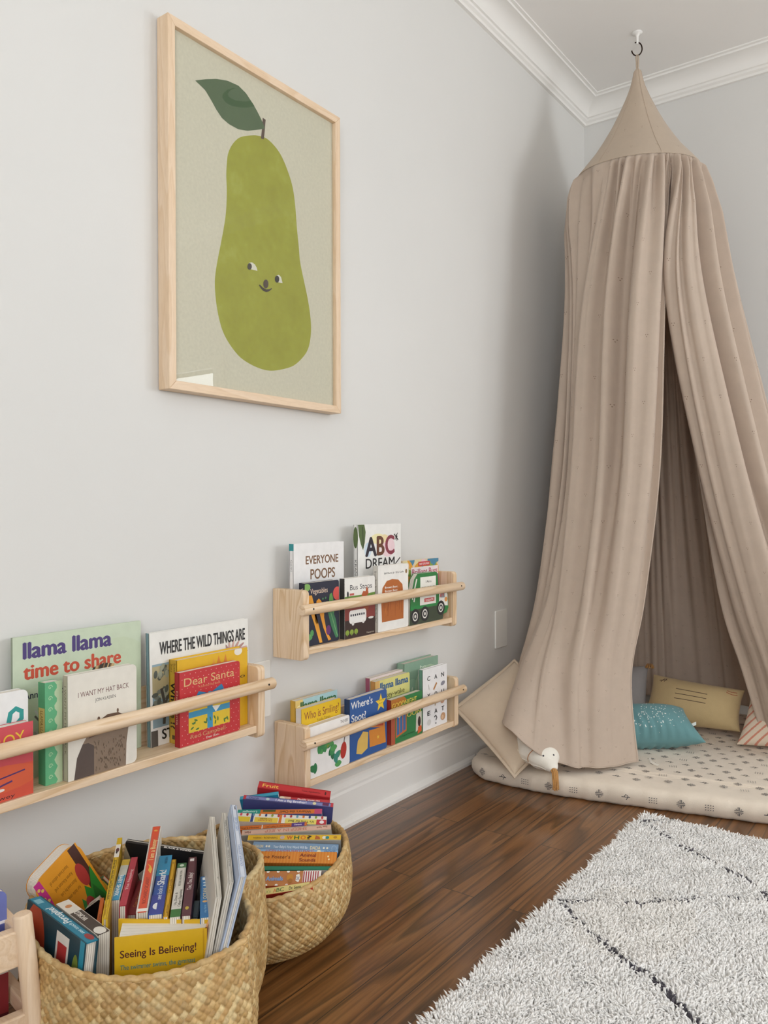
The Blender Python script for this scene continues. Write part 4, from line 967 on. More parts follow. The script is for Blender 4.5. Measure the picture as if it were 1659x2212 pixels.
# ------------------------------------------------------------------ shag rug
RGX0, RGX1, RGY0, RGY1 = 0.605, 2.15, -3.55, -1.10
rug = thing('shag_rug', 'white shaggy rug with thin dark broken zigzag lines beside the mattress', 'rug', ((RGX0+RGX1)/2, (RGY0+RGY1)/2, 0))
def fur(name, hx):
    mt, ns, ln, b = new_mat(name)
    at_ = nd(ns, 'ShaderNodeAttribute'); at_.attribute_name = 'tuft'
    ln.new(at_.outputs['Color'], b.inputs['Base Color']); b.inputs['Roughness'].default_value = 0.9; b.inputs['Sheen Weight'].default_value = 0.3
    return mt
b = MB(); b.box((RGX0+.006, RGY0, 0.0005), (RGX1, RGY1-.004, 0.012), cloth('rug_backing', 'f0ece4', weave=300)); b.build('backing', rug, shift=rug.location, bevel=.003)
ln_px = [[(1065,185),(1130,188),(1200,186),(1262,184),(1320,190)], [(1065,190),(1130,228),(1200,270)], [(1235,300),(1262,308),(1300,328),(1340,345),(1385,375)], [(1460,410),(1500,430),(1555,462),(1600,495)], [(1635,515),(1700,560)],
         [(680,555),(740,562),(800,560),(870,565)], [(1005,572),(1060,577),(1150,560),(1230,562),(1310,550)], [(1455,545),(1500,545),(1555,560)], [(1635,550),(1720,570)],
         [(690,580),(720,605),(745,640),(775,655),(805,675)], [(800,700),(845,725),(900,765)], [(925,785),(940,810),(1000,850),(1030,880),(1085,890)], [(1105,910),(1140,940),(1165,955),(1190,990),(1215,1030),(1265,1060)], [(1275,1075),(1300,1100),(1318,1120),(1335,1140)], [(890,1163),(970,1160)]]
segs = []
for L in ln_px:
    q = [atZ(900+a*.4575, 1680+c*.4575, .028) for a, c in L]
    segs += [((p.x, p.y), (r_.x, r_.y)) for p, r_ in zip(q[:-1], q[1:])]
# the same broken zigzags go on outside the frame
for k in range(3):
    for x0 in (1.10, 1.62):
        segs.append(((x0, -1.50-.55*k), (x0+.30, -1.28-.55*k))); segs.append(((x0, -1.52-.55*k-.5), (x0+.34, -1.80-.55*k-.5)))
rg = np.random.default_rng(5)
def scatter(x0, x1, y0, y1, sp_):
    nx, ny = int((x1-x0)/sp_), int((y1-y0)/sp_); gx, gy = np.meshgrid(np.arange(nx), np.arange(ny)); 
    p = np.stack([x0+(gx.ravel()+.5+rg.uniform(-.5, .5, nx*ny))*sp_, y0+(gy.ravel()+.5+rg.uniform(-.5, .5, nx*ny))*sp_], 1); return p
P = np.concatenate([scatter(RGX0, 1.62, -2.75, RGY1, .0041), scatter(1.62, RGX1, -2.75, RGY1, .011), scatter(RGX0, RGX1, RGY0, -2.75, .011)])
n = len(P)
dist = np.full(n, 9.0)
for (a, c) in segs:
    a, c = np.array(a), np.array(c); ab = c-a; t = np.clip(((P-a)@ab)/(ab@ab), 0, 1); dist = np.minimum(dist, np.linalg.norm(P-(a+t[:, None]*ab), axis=1))
dark = dist < rg.uniform(.0025, .0062, n)
hgt = rg.uniform(.0115, .016, n); hgt[dark] *= .85
bend = rg.normal(0, .0050, (n, 2)) + np.stack([np.where(P[:, 0] < RGX0+.010, -.004, 0), np.where(P[:, 1] > RGY1-.01, .003, 0)], 1)
# neighbouring tufts lie the same way
fx = np.sin(P[:, 0]*61+2*np.sin(P[:, 1]*37))*.004; fy = np.cos(P[:, 1]*53+2*np.sin(P[:, 0]*43))*.004
bend[:, 0] += fx; bend[:, 1] += fy
rad = rg.uniform(.0019, .0025, n); ang = rg.uniform(0, 6.28, n)
V = np.empty((n, 10, 3)); 
for lv, (hz, bz, rz) in enumerate(((0.0, 0.0, 1.0), (.5, .28, 1.05), (.86, .72, .95))):
    for k in range(3):
        th_ = ang+k*2.0944
        V[:, lv*3+k, 0] = P[:, 0]+bend[:, 0]*bz+np.cos(th_)*rad*rz; V[:, lv*3+k, 1] = P[:, 1]+bend[:, 1]*bz+np.sin(th_)*rad*rz; V[:, lv*3+k, 2] = .010+hgt*hz
V[:, 9, 0] = P[:, 0]+bend[:, 0]*1.15; V[:, 9, 1] = P[:, 1]+bend[:, 1]*1.15; V[:, 9, 2] = .010+hgt
fq = []
for lv in range(2):
    for k in range(3): a, c = lv*3+k, lv*3+(k+1) % 3; fq.append((a, c, c+3, a+3))
ft = [(6+k, 6+(k+1) % 3, 9) for k in range(3)]
base_ = (np.arange(n)*10)[:, None, None]
quads = (np.array(fq)[None]+base_).reshape(-1); tris = (np.array(ft)[None]+base_).reshape(-1)
me = bpy.data.meshes.new('pile'); V[:, :, 0] -= rug.location.x; V[:, :, 1] -= rug.location.y
me.vertices.add(n*10); me.vertices.foreach_set('co', V.ravel())
nq, nt = n*6, n*3
me.loops.add(nq*4+nt*3); me.loops.foreach_set('vertex_index', np.concatenate([quads, tris]).astype(np.int32))
me.polygons.add(nq+nt); me.polygons.foreach_set('loop_start', np.concatenate([np.arange(nq)*4, nq*4+np.arange(nt)*3]).astype(np.int32))
me.update(calc_edges=True)
me.polygons.foreach_set('use_smooth', np.ones(nq+nt, dtype=bool))
ca_ = me.color_attributes.new('tuft', 'FLOAT_COLOR', 'POINT')
tone = rg.uniform(.95, 1.0, n); colr = np.empty((n, 10, 4)); wht = np.array(hexc('fdfbf8')); dk = np.array(hexc('46414a'))
warm = (np.sin(P[:, 0]*9+1)*np.sin(P[:, 1]*7+.5) > .55)
c_ = np.where(dark[:, None], dk[None]*rg.uniform(.7, 1.5, n)[:, None], wht[None]*tone[:, None]); c_[warm & ~dark] *= np.array([1.0, .99, .975])
colr[:, :, :3] = c_[:, None, :]; colr[:, :, 3] = 1
ca_.data.foreach_set('color', colr.astype(np.float32).ravel())
me.materials.append(fur('shaggy_wool_pile', None)); me.validate()
po = bpy.data.objects.new('pile', me); C.objects.link(po); po.parent = rug; po['kind'] = 'stuff'
# ------------------------------------------------------------------ seagrass baskets
def straw():
    if 'straw' in MATS: return MATS['straw']
    mt, ns, ln, b = new_mat('seagrass_straw')
    at_ = nd(ns, 'ShaderNodeAttribute'); at_.attribute_name = 'straw'
    tc = ns.new('ShaderNodeTexCoord'); n = nd(ns, 'ShaderNodeTexNoise', Scale=220.0, Detail=3.0); ln.new(tc.outputs['Object'], n.inputs['Vector'])
    rp = ramp(ns, [(0.3, (.80, .78, .74)), (.7, (1.05, 1.05, 1.03))]); ln.new(n.outputs['Fac'], rp.inputs[0])
    mx = nd(ns, 'ShaderNodeMix', data_type='RGBA', blend_type='MULTIPLY'); mx.inputs[0].default_value = 1.0
    ln.new(at_.outputs['Color'], mx.inputs[6]); ln.new(rp.outputs[0], mx.inputs[7]); ln.new(mx.outputs[2], b.inputs['Base Color'])
    b.inputs['Roughness'].default_value = 0.5; MATS['straw'] = mt; return mt
PAL = np.array([hexc(h) for h in ('ccab76', 'c09c66', 'd3b682', 'b8945c', 'c6a470', 'd8bf8e', 'be9862')])
def basket(label, cx, cy, prof, rimz_, seed, xmin=0.028, pitch=0.0085, rs_=None):
    """prof: (height share, radius); rimz_(angle) -> rim height"""
    root = thing('seagrass_basket', label, 'basket', (cx, cy, 0), 'woven seagrass baskets full of books')
    rs = np.random.default_rng(seed); tone = rs.integers(0, len(PAL), (256, 256)); jit = rs.uniform(.84, 1.12, (256, 256))
    NA, NV = 820, 150
    kz = np.array([p[0] for p in prof]); kr = np.array([p[1] for p in prof])
    th = np.arange(NA)/NA*2*PI; k = np.linspace(0, 1, NV)
    rimh = np.array([rimz_(a) for a in th])
    arr = np.array([[p[0], p[1]] for p in prof]); fine = np.array([cr(arr, t) for t in np.linspace(0, 1, 200)])
    ar = np.concatenate([[0], np.cumsum(np.hypot(np.diff(fine[:, 0])*rimh.mean(), np.diff(fine[:, 1])))]); tot = ar[-1]
    zz = np.interp(k*tot, ar, fine[:, 0]); rr_ = np.interp(k*tot, ar, fine[:, 1])
    circ = 2*PI*kr.max(); NC = int(round(circ/pitch/1.4142))*1
    U = (th/(2*PI)*NC)[:, None]; Vv = (k*tot/pitch/1.4142)[None, :]
    a = U+Vv; c = U-Vv+400; i = np.floor(a).astype(int); j = np.floor(c).astype(int); fa = a-i; fc = c-j
    par = (i+j) % 2
    along = np.where(par == 0, fa, fc); across = np.where(par == 0, fc, fa)
    h = (1-np.abs(2*across-1)**5)*(0.30+0.70*np.sin(PI*along)**.6)
    amp = 0.0031*np.clip(k/.06, 0, 1)[None, :]
    rsc = np.array([rs_(q_) for q_ in th]) if rs_ else None
    def surf(off, hh):
        Rr = rr_[None, :]*(1+0.012*np.sin(3*th+seed)[:, None])*(rsc[:, None] if rs_ else 1) + off + hh
        x = cx+Rr*np.cos(th)[:, None]; y = cy+Rr*np.sin(th)[:, None]; z = zz[None, :]*rimh[:, None]+0.002
        x = np.where(x < xmin, xmin+(x-xmin)*0.12, x)
        return np.stack([x, y, z+np.zeros_like(x)], -1)
    out = surf(0, h*amp); inn = surf(-.006, -h*amp*.7)
    col = PAL[tone[i % NC % 256, j % NC % 256]]*jit[j % NC % 256, i % NC % 256][:, :, None]
    vs = np.concatenate([out.reshape(-1, 3), inn[:, ::1].reshape(-1, 3)]); o2 = NA*NV; f = []
    for p in range(NA):
        q = (p+1) % NA
        for s_ in range(NV-1):
            f.append((p*NV+s_, q*NV+s_, q*NV+s_+1, p*NV+s_+1)); f.append((o2+p*NV+s_, o2+p*NV+s_+1, o2+q*NV+s_+1, o2+q*NV+s_))
        f.append((p*NV+NV-1, q*NV+NV-1, o2+q*NV+NV-1, o2+p*NV+NV-1))
    f.append(tuple(p*NV for p in range(NA-1, -1, -1))); f.append(tuple(o2+p*NV for p in range(NA)))
    def mk(name, vs, f, cols):
        me = bpy.data.meshes.new(name); vv = np.asarray(vs)-np.array([cx, cy, 0]); me.from_pydata(vv.tolist(), [], f)
        me.polygons.foreach_set('use_smooth', [True]*len(f))
        at_ = me.color_attributes.new('straw', 'FLOAT_COLOR', 'POINT'); cc = np.ones((len(vs), 4), np.float32); cc[:, :3] = cols; at_.data.foreach_set('color', cc.ravel())
        me.materials.append(straw()); me.update(); o = bpy.data.objects.new(name, me); C.objects.link(o); o.parent = root; return o
    mk('woven_body', vs, f, np.concatenate([col.reshape(-1, 3), col.reshape(-1, 3)*.9]))
    # plaited rim
    n_, m_ = 420, 12; pts = (out[:, -1]+inn[:, -1])/2
    idx = np.linspace(0, NA, n_, endpoint=False); cen = np.stack([np.interp(idx, np.arange(NA+1), np.append(pts[:, q], pts[0, q])) for q in range(3)], -1)
    tg = np.roll(cen, -1, 0)-np.roll(cen, 1, 0); tg /= np.linalg.norm(tg, axis=1, keepdims=True)
    sd_ = np.cross(tg, [0, 0, 1.0]); sd_ /= np.linalg.norm(sd_, axis=1, keepdims=True)
    vs = []; cols = []
    for p in range(n_):
        for q in range(m_):
            a_ = 2*PI*q/m_; s_ = p/n_*64+q/m_
            r_ = 0.0046*(0.72+0.34*abs(math.sin(PI*s_)))
            vs.append(cen[p]+sd_[p]*math.cos(a_)*r_*1.05+np.array([0, 0, 1])*(math.sin(a_)*r_+.001)); cols.append(PAL[tone[int(s_*1) % 64, seed]]*jit[int(s_) % 64, 3])
    f = [(p*m_+q, p*m_+(q+1) % m_, ((p+1) % n_)*m_+(q+1) % m_, ((p+1) % n_)*m_+q) for p in range(n_) for q in range(m_)]
    mk('plaited_rim', vs, f, np.array(cols))
    return root, mk
c1 = (.333, -2.384); c2 = (.183, -2.046)
def ang(th, dx, dy): return math.cos(th)*dx+math.sin(th)*dy
b1, mk1 = basket('tall seagrass basket nearest the camera, beside the wooden rack, crammed with books', c1[0], c1[1],
    [(0, .135), (.10, .158), (.28, .180), (.5, .188), (.75, .184), (1, .180)], lambda a: .236+.012*ang(a, -.6, .8)+.004*math.sin(2*a), 4, rs_=lambda a: 1-.34*math.exp(-((a-.72)/.5)**2))
b2, mk2 = basket('low seagrass basket under the short shelves, books in a row with spines up', c2[0], c2[1],
    [(0, .125), (.12, .152), (.35, .176), (.62, .181), (.85, .178), (1, .174)], lambda a: .146-.020*max(0, ang(a, .593, -.805))+.012*ang(a, .8, .6), 9)
q_ = [atG(512, 1925, c2, .195), atG(545, 1932, c2, .208), atG(562, 1955, c2, .210), atG(570, 1990, c2, .203), atG(573, 2020, c2, .190)]
b = MB(); b.tube([cr(np.array([tuple(p) for p in q_]), i/20) for i in range(21)], .0011, plain('pale_loose_straw', 'd9c193', .6), 6); b.build('loose_strand', b2, shift=b2.location)

# ------------------------------------------------------------------ books standing spine-up in the baskets
ZU_ = Vector((0, 0, 1))
GRP1 = 'books crammed in the tall basket'; GRP2 = 'books in a row in the low basket'
def away_book(label, nl, nr, fl, zn, zf, W, cover, flip=False, roll=0.0, **k):
    Pn, Pr, Pf = atZ(*nl, zn), atZ(*nr, zn), atZ(*fl, zf)
    A = (Pf-Pn).normalized(); L = (Pf-Pn).length
    rgt = A.cross(ZU_).normalized(); t = min(.05, max(.005, (Pr-Pn).dot(rgt)))
    u_ = rgt.cross(A); T_ = rgt*math.cos(roll)-u_*math.sin(roll); D = -u_*math.cos(roll)-rgt*math.sin(roll)
    M = frame(Pf, D, T_, -A) if not flip else frame(Pn+T_*t, D, -T_, A)
    return book(label, M, W, L, t, cover, group=GRP1, **k)
def across_book(label, pl, pr, c, o, t, W, cover, rev=False, lean=-.35, group=GRP2, s5=True, **k):
    if s5: pl = (480+.18083*pl[0], 1660+.18083*pl[1]); pr = (480+.18083*pr[0], 1660+.18083*pr[1])
    PL, PR = atG(*pl, c, o), atG(*pr, c, o); Sx = (PR-PL).normalized(); L = (PR-PL).length
    D = -ZU_*math.cos(lean)+G*math.sin(lean); D = (D-Sx*D.dot(Sx)).normalized(); T_ = Sx.cross(D)
    if T_.dot(G) < 0: T_ = -T_
    # T_ points to the camera
    M = frame(PR, D, T_, -Sx) if not rev else frame(PL+T_*t, D, -T_, Sx)
    return book(label, M, W, L, t, cover, group=group, **k)
def st(txt, x0, x1, y=.28, h=.45, c='2a2622', bold=.012): return lambda A: A.t(txt, x0, x1, y, h, c, bold)
def multi(*fs): return lambda A: [q(A) for q in fs]
def sr(x0, x1, c, y0=0, y1=1): return lambda A: A.r(x0, y0, x1, y1, c)
def se(x, y, rx, ry, c): return lambda A: A.e(x, y, rx, ry, c)

# tall basket -- spines running away from the camera
away_book('thin yellow book with black upside-down spine lettering, standing tallest on the left', (220,1984), (232,1984), (254,1810), .262, .275, .14, 'd8b023', flip=True, kind='hard',
    sart=multi(sr(0, .10, 'd9b420'), sr(.10, .28, 'e8e2d6'), se(.18, .5, .03, .35, '5a2a30'), se(.21, .4, .02, .2, '2a2626'), st('One fish two fish red fish blue fish', .32, .80, .25, .45, '3a3420'), st('Dr. Seuss', .86, .97, .3, .3, 'b5832a')))
away_book('white and blue board book with white capitals between the yellow and the red spine', (240,1944), (258,1944), (265,1857), .258, .258, .13, 'cfc8ba', flip=True, spine='3f9cc8',
    sart=multi(sr(0, .16, 'd8b640'), sr(.16, .42, 'c9cdc4'), st('BABY SHARK', .42, .92, .22, .5, 'eef2f2', .02)))
away_book('crimson board book leaning just left of the tallest orange-red spine', (257,1957), (272,1957), (284,1852), .258, .262, .14, 'a8283a', sart=multi(sr(0, 1, 'b8394a'), st('The Napping', .30, .72, .3, .4, 'e6c9c9', .01)))
away_book('dark red book sunk low beside the crimson board book', (273,1976), (292,1982), (299,1902), .236, .236, .11, '8a2028', sart=st('Caps for sale', .2, .7, .3, .35, 'b9702f'))
away_book('tall orange-red book with yellow lettering and a torn white spine end', (294,1970), (318,1971), (328,1786), .262, .290, .15, 'e0dcd2', spine='d9502f', kind='hard', sart=multi(sr(.0, .03, 'efe9df'), st('RICHARD SCARRY', .08, .36, .3, .35, '8a2f22'), lambda A: A.p([(.40, .3), (.44, .6), (.48, .5), (.52, .75), (.49, .4), (.45, .2)], 'e2b040'), st('I am a Bunny', .56, .82, .25, .5, 'f0dc9a', .01), se(.94, .5, .012, .2, 'e2a04a')))
away_book('thick blue board book with white block lettering in the middle of the basket', (320,1976), (351,1977), (345,1849), .258, .258, .14, '2f4f9c', spine='2f5aa8', sart=multi(sr(.62, 1, '2f93bf'), sr(.0, .3, '3a479c'), lambda A: A.e(.12, .5, .05, .3, 'eef0f2', 0, 14, 0, PI), st('see look a', .22, .44, .3, .35, 'd8e2ee'), st('Shark!', .46, .72, .25, .55, 'eef2f4', .02), st('make believe', .84, .97, .3, .3, '2a6f92')))
away_book('slim golden book between the blue and the white-and-green spine', (352,1980), (363,1981), (371,1857), .256, .256, .14, 'd9a520', sart=multi(st("I'm a Jungle", .38, .62, .3, .4, '8a5a1a'), st('golden', .05, .18, .3, .3, '8a6a2a'), se(.93, .5, .02, .25, 'b8862a')))
away_book('white board book with green ends, upright in the middle right of the basket', (367,1982), (389,1982), (384,1865), .256, .256, .14, 'dedad0', sart=multi(sr(0, .13, '3a7a3a'), sr(.90, 1, '2f6f42'), se(.95, .5, .025, .25, 'cfe0cc'), st('Up, Down &', .2, .42, .55, .28, '4a4a44'), st('Other Opposites', .17, .47, .12, .28, '4a4a44'), st('PETER HAMILTON', .54, .84, .35, .25, '8a8a80')))
away_book('maroon board book with white lettering and a small yellow oval', (392,1978), (412,1978), (408,1852), .258, .258, .14, '5c2f3c', sart=multi(st('Too, Too, Baby!', .40, .70, .28, .5, 'efe6e2', .012), se(.11, .5, .025, .2, 'c9b23a'), sr(.92, .97, 'ece8e6', .3, .8)))
away_book('small dark teal book sunk between the maroon and the bright blue spine', (414,1982), (428,1982), (420,1946), .236, .236, .10, '3a5a64')
away_book('short bright blue board book at the right against the tall pale books', (432,1982), (453,1982), (433,1894), .256, .256, .13, '2a78b4', sart=multi(st('my first', .1, .28, .35, .25, '8fc0de'), st('OCEAN', .42, .68, .3, .4, 'e6d8a8', .015), se(.36, .5, .025, .25, 'e0b070'), se(.76, .5, .02, .2, 'd6e8f0'), se(.83, .5, .02, .2, 'd6e8f0'), sr(.90, .97, 'e6eef2', .3, .75)))
away_book('orange paperback edge tucked left of the thin yellow spine', (207,2000), (214,2000), (217,1940), .236, .240, .12, 'd8702c', sart=st('Curious', .1, .4, .3, .4, '6a2a1a'))
away_book('tall thin off-white hardback, leftmost of three pale books', (466,1938), (479,1936), (453,1764), .300, .320, .21, 'd8d2c6', kind='hard', roll=.16, sart=st('a', .2, .22, .3, .3, '9a948a'))
away_book('tall off-white hardback with faint grey lettering, middle one of three pale books', (492,1904), (505,1903), (480,1756), .316, .330, .22, 'd6d0c4', kind='hard', roll=.20, sart=multi(st('NATALIE PORTMAN', .20, .42, .3, .35, '8a8680'), st("Natalie Portman's Fables", .46, .88, .3, .35, '8a8680')))
away_book('pale blue hardback leaning over the right rim, rightmost of three pale books', (517,1891), (533,1888), (498,1738), .328, .345, .22, 'aebbd2', kind='hard', roll=.24, spine='ccd2de', sart=multi(st('OLIVER JEFFERS', .12, .40, .3, .35, '8093b8'), st('HERE WE ARE', .60, .80, .25, .45, '8aa0c4'), st('how', .93, .98, .25, .3, '3a3a40')))
away_book('thick teal hardback with white upside-down lettering leaning at the front left rim', (184,2038), (212,2023), (60,1943), .256, .262, .15, '1f4450', spine='20809c', kind='hard', roll=.10,
    sart=multi(st('see touch', .16, .38, .3, .3, 'cfe6ec'), st('Porcupine!', .40, .74, .22, .55, 'f0f4f4', .02), se(.08, .35, .06, .25, '9c3a3c'), sr(.86, .95, '7fb8c8', .3, .8)),
    art=multi(sr(.0, 1, '1c3f4c', .0, .93), lambda A: A.e(.42, .18, .45, .20, 'b84a30'), lambda A: A.e(.45, .24, .16, .06, 'ece4da'), lambda A: A.e(.45, .24, .11, .045, '1c1a1e'), lambda A: A.r(.06, .55, .9, .76, 'e6e2da'), lambda A: A.r(.14, .58, .50, .73, 'b83a3a'), lambda A: A.r(.55, .58, .84, .72, '26262c'), lambda A: A.e(.7, .68, .25, .12, 'a83a32'), lambda A: A.e(.3, .88, .16, .05, '7a8a3a'), lambda A: A.r(0, .93, 1, 1, '2a90ac')))
away_book('thick brown and white board book with fanned pages behind the teal hardback', (209,2021), (233,2006), (121,1953), .252, .256, .13, 'ded8cc', spine='4a3e38', rc=.02, sart=multi(sr(.66, 1, 'e0d9cd'), st('WORLD', .40, .66, .3, .4, 'e8e2d8', .02), se(.84, .5, .04, .25, 'c98a5a'), lambda A: A.e(.08, .5, .09, .4, 'e4dfd6')))
across_book('dark green striped book lying slanted at the back left of the basket', (137,1950), (224,1889), c1, -.075, .009, .12, 'b5502c', s5=False, lean=-.25, group=GRP1, spine='4f6a48',
    sart=st('Farm Words', .30, .72, .3, .45, 'cfd8c4', .01), bart=lambda A: [A.r(.86, 0, 1, 1, '3a5a3e')]+[A.r(.72, .03+.11*i, .98, .08+.11*i, 'c9a83a') for i in range(9)]+[A.r(.72, .08+.11*i, .86, .14+.11*i, '2f5038') for i in range(9)])
across_book('black book with a white lettered spine lying slanted behind the brown board book', (165,1970), (216,1933), c1, -.045, .011, .11, '1b1a1c', s5=False, lean=-.25, group=GRP1, spine='e2ddd2', sart=multi(st('k of L', .12, .42, .25, .5, '2a2826', .015), st('Lennon', .55, .85, .3, .35, '7a6a50')))
across_book('large black and white book standing behind the upright spines', (276,1812), (446,1838), c1, -.115, .010, .18, '19181a', s5=False, lean=-.12, group=GRP1, spine='b9b4aa', kind='hard',
    sart=multi(sr(0, 1, '1d1c1e', .0, .55), st('BLACK & WHITE', .48, .82, .10, .38, 'efece6', .02)),
    bart=lambda A: [A.p([(1, 1), (.97, 1), (.3, .50), (.1, .50), (.1, 1)], 'b3a68c'), A.p([(.72, .80), (.80, .70), (.62, .66), (.58, .72)], 'e8e4dc'), A.p([(.86, .40), (.62, .52), (.60, .38)], 'a8a49c'), A.e(.66, .42, .05, .03, '19181a'), A.e(.62, .16, .05, .03, 'd8d4cc'), A.e(.62, .16, .03, .018, '19181a')])
# large rounded board book at the back left
TLp, TRp, Qp = atG(67, 1917, c1, .03), atG(163, 1814, c1, -.035), atG(174, 1960, c1, -.03)
ex = (TRp-TLp).normalized(); D = (Qp-TRp); D = (D-ex*D.dot(ex)).normalized(); hh = .165
M = frame(TLp+D*hh, ex, (-D).cross(ex), -D)
def a_farm(A):
    A.r(0, 0, 1, 1, 'e2992a'); A.p([(0, .55), (.10, .6), (.14, .8), (.13, 1), (0, 1)], 'c8358c'); A.dots([(.04, .93), (.09, .9), (.04, .82), (.09, .78), (.05, .7)], .016, 'e8c46a')
    A.r(.80, .50, .97, 1, '4a2c28')
    A.p([(.10, 0), (.20, .28), (.30, .36), (.33, .30), (.42, .44), (.47, .36), (.56, .52), (.62, .44), (.72, .60), (.80, .52), (.99, .72), (.99, 0)], '2f8f3a'); A.p([(.72, 0), (.76, .4), (.86, .55), (.96, .35), (.98, 0)], '256f32')
    A.e(.80, .70, .10, .13, 'b03a3a'); A.e(.66, .36, .10, .13, 'a8383a')
    for i, (s_, l_) in enumerate((('board book edition of', .42), ('Karen Kikutani and', .40), ('illustrated by Lois', .36), ('for little ones', .30))): A.t(s_, .66, .66-l_, .90-i*.085, -.04, '8a5a1a', .005)
rb_ = thing('board_book', 'large rounded board book in orange and green propped at the back left rim', 'book', M, GRP1)
w_ = (TRp-TLp).length; cv = MB(); f = lambda a, b_, d: (a, d, b_); al = (1, 1, 1, 1)
cv.prism(rnd_poly(0, 0, w_, hh, .020, 6, al), f, 0, .0012, paper('e2992a')); cv.prism(rnd_poly(0, 0, w_, hh, .020, 6, al), f, .0228, .024, paper('e2992a'))
bi = .0025; a_farm(Art(cv, lambda a, b_, e: (bi+a*(w_-2*bi), -e, bi+b_*(hh-2*bi)), w_, hh)); cv.build('cover', rb_)
pg = MB(); pg.prism(rnd_poly(.0004, .0004, w_-.0004, hh-.0004, .020, 6, al), f, .0012, .0228, pages_mat()); pg.build('pages', rb_)
# yellow hardback standing half open at the front rim
FL, FR, BL_, BR_ = atZ(247, 2027, .252), atZ(447, 2005, .252), atZ(257, 1984, .252), atZ(454, 1985, .252)
yb = thing('picture_book', 'bright yellow hardback standing half open against the front rim of the tall basket', 'book', Vector((FR.x, FR.y, .07)), GRP1)
YEL = paper('dfb21f'); Hh = .17; dn = Vector((0, 0, -1))
def plate(b, P, Q, mat, th=.0024, side=1):
    n_ = (Q-P).cross(ZU_).normalized()*th*side
    vs = [P, Q, Q+dn*Hh, P+dn*Hh]; vs += [v+n_ for v in vs]
    b.add(vs, [(0, 1, 2, 3), (7, 6, 5, 4), (0, 4, 5, 1), (1, 5, 6, 2), (2, 6, 7, 3), (3, 7, 4, 0)], mat)
cv = MB(); plate(cv, FL, FR, YEL, side=-1); plate(cv, BL_, BR_, YEL, side=1); plate(cv, FR, BR_, paper('e0a068'), side=-1)
nF = (FR-FL).cross(ZU_).normalized()
A = Art(cv, lambda a, b_, e: FL.lerp(FR, a)+dn*(1-b_)*Hh+nF*e, (FR-FL).length, Hh)
A.t('Seeing Is Believing!', .06, .88, .845, .058, '5a2f2a', .014); A.t('The swimmer swims, the gymnast', .06, .87, .755, .038, '4f8a80', .010); A.t('bounds, the photos flip pix', .14, .76, .670, .038, '7a4a2a', .010)
A.r(.955, 0, .97, 1, 'c99a18')
cv.build('cover', yb, shift=yb.location)
pg = MB(); hinge = FR.lerp(BR_, .55); nb = 5
for k_ in range(nb):
    t0, t1 = .20+.78*k_/nb, .20+.78*(k_+.92)/nb
    P_, Q_ = FL.lerp(BL_, t0), FL.lerp(BL_, t1); ha, hb = FR.lerp(BR_, .12+.80*k_/nb), FR.lerp(BR_, .12+.80*(k_+.95)/nb)
    P_ = P_.lerp(ha, .04); Q_ = Q_.lerp(hb, .04); ha = ha.lerp(P_, .02); hb = hb.lerp(Q_, .02)
    top_ = [p+dn*.005 for p in (P_, ha, hb, Q_)]; bot_ = [p+dn*(Hh-.004) for p in (P_, ha, hb, Q_)]
    pg.add(top_+bot_, [(0, 1, 2, 3), (7, 6, 5, 4), (0, 4, 5, 1), (1, 5, 6, 2), (2, 6, 7, 3), (3, 7, 4, 0)], plain('ivory_page_block', 'e8e2d6', .8))
pg.build('pages', yb, shift=yb.location)

# low basket -- spines across, from the wall to the front
def stripes(A):
    for i in range(30): A.r(.02+i*.033, .0, .034+i*.033, 1, 'dc913a')
across_book('bright red book with yellow lettering, rearmost in the low basket', (445,150), (1300,270), c2, -.135, .020, .15, 'b92a30', kind='hard', spine='c9353a', sart=multi(st('Fruit', .06, .28, .25, .5, 'f2c45a'), st('Tessa Applewhite', .60, .86, .35, .25, '7a1f26'), se(.93, .5, .012, .25, '5a1a1e')))
across_book('turquoise rounded board book behind the lilac spine', (215,335), (672,275), c2, -.112, .010, .13, '2c8fb4', spine='46aac6', rc=.012)
across_book('red book with white lettering just in front of the rearmost red one', (690,330), (1288,375), c2, -.112, .011, .13, 'b2262c', spine='c23a40', sart=multi(sr(.0, .22, 'e0b09a'), se(.05, .5, .05, .5, 'e8dcc0'), st('Daddy loves me', .36, .8, .3, .5, 'f2eaea', .012)))
across_book('purple hardback with lilac spine and red spine ends', (262,315), (1330,415), c2, -.097, .012, .16, '4d4f86', kind='hard', spine='8388bc', back='4d4f86', sart=multi(sr(0, .03, 'c23a44'), sr(.97, 1, 'c23a44'), st('Church', .06, .17, .3, .4, '2f335f'), st('I Am a Big Brother!', .36, .70, .25, .55, 'f0eef4', .014), se(.27, .5, .02, .3, 'b9cfd0'), se(.79, .5, .02, .35, 'e4dcae'), sr(.88, .95, '6a2a50', .2, .8)))
across_book('orange board book with a teal spine end and plaid patch, upside down', (190,492), (1195,482), c2, -.080, .014, .14, '5a5f96', rev=True, spine='d9772c', sart=multi(sr(0, .09, 'c24a70'), sr(.73, 1, '2f9a8a'), st("Where's the Owl?", .13, .50, .28, .5, '4a2a1a', .014), sr(.55, .70, '4a5a2a', .1, .5), st('Lounger', .77, .95, .3, .4, 'd8ece4')))
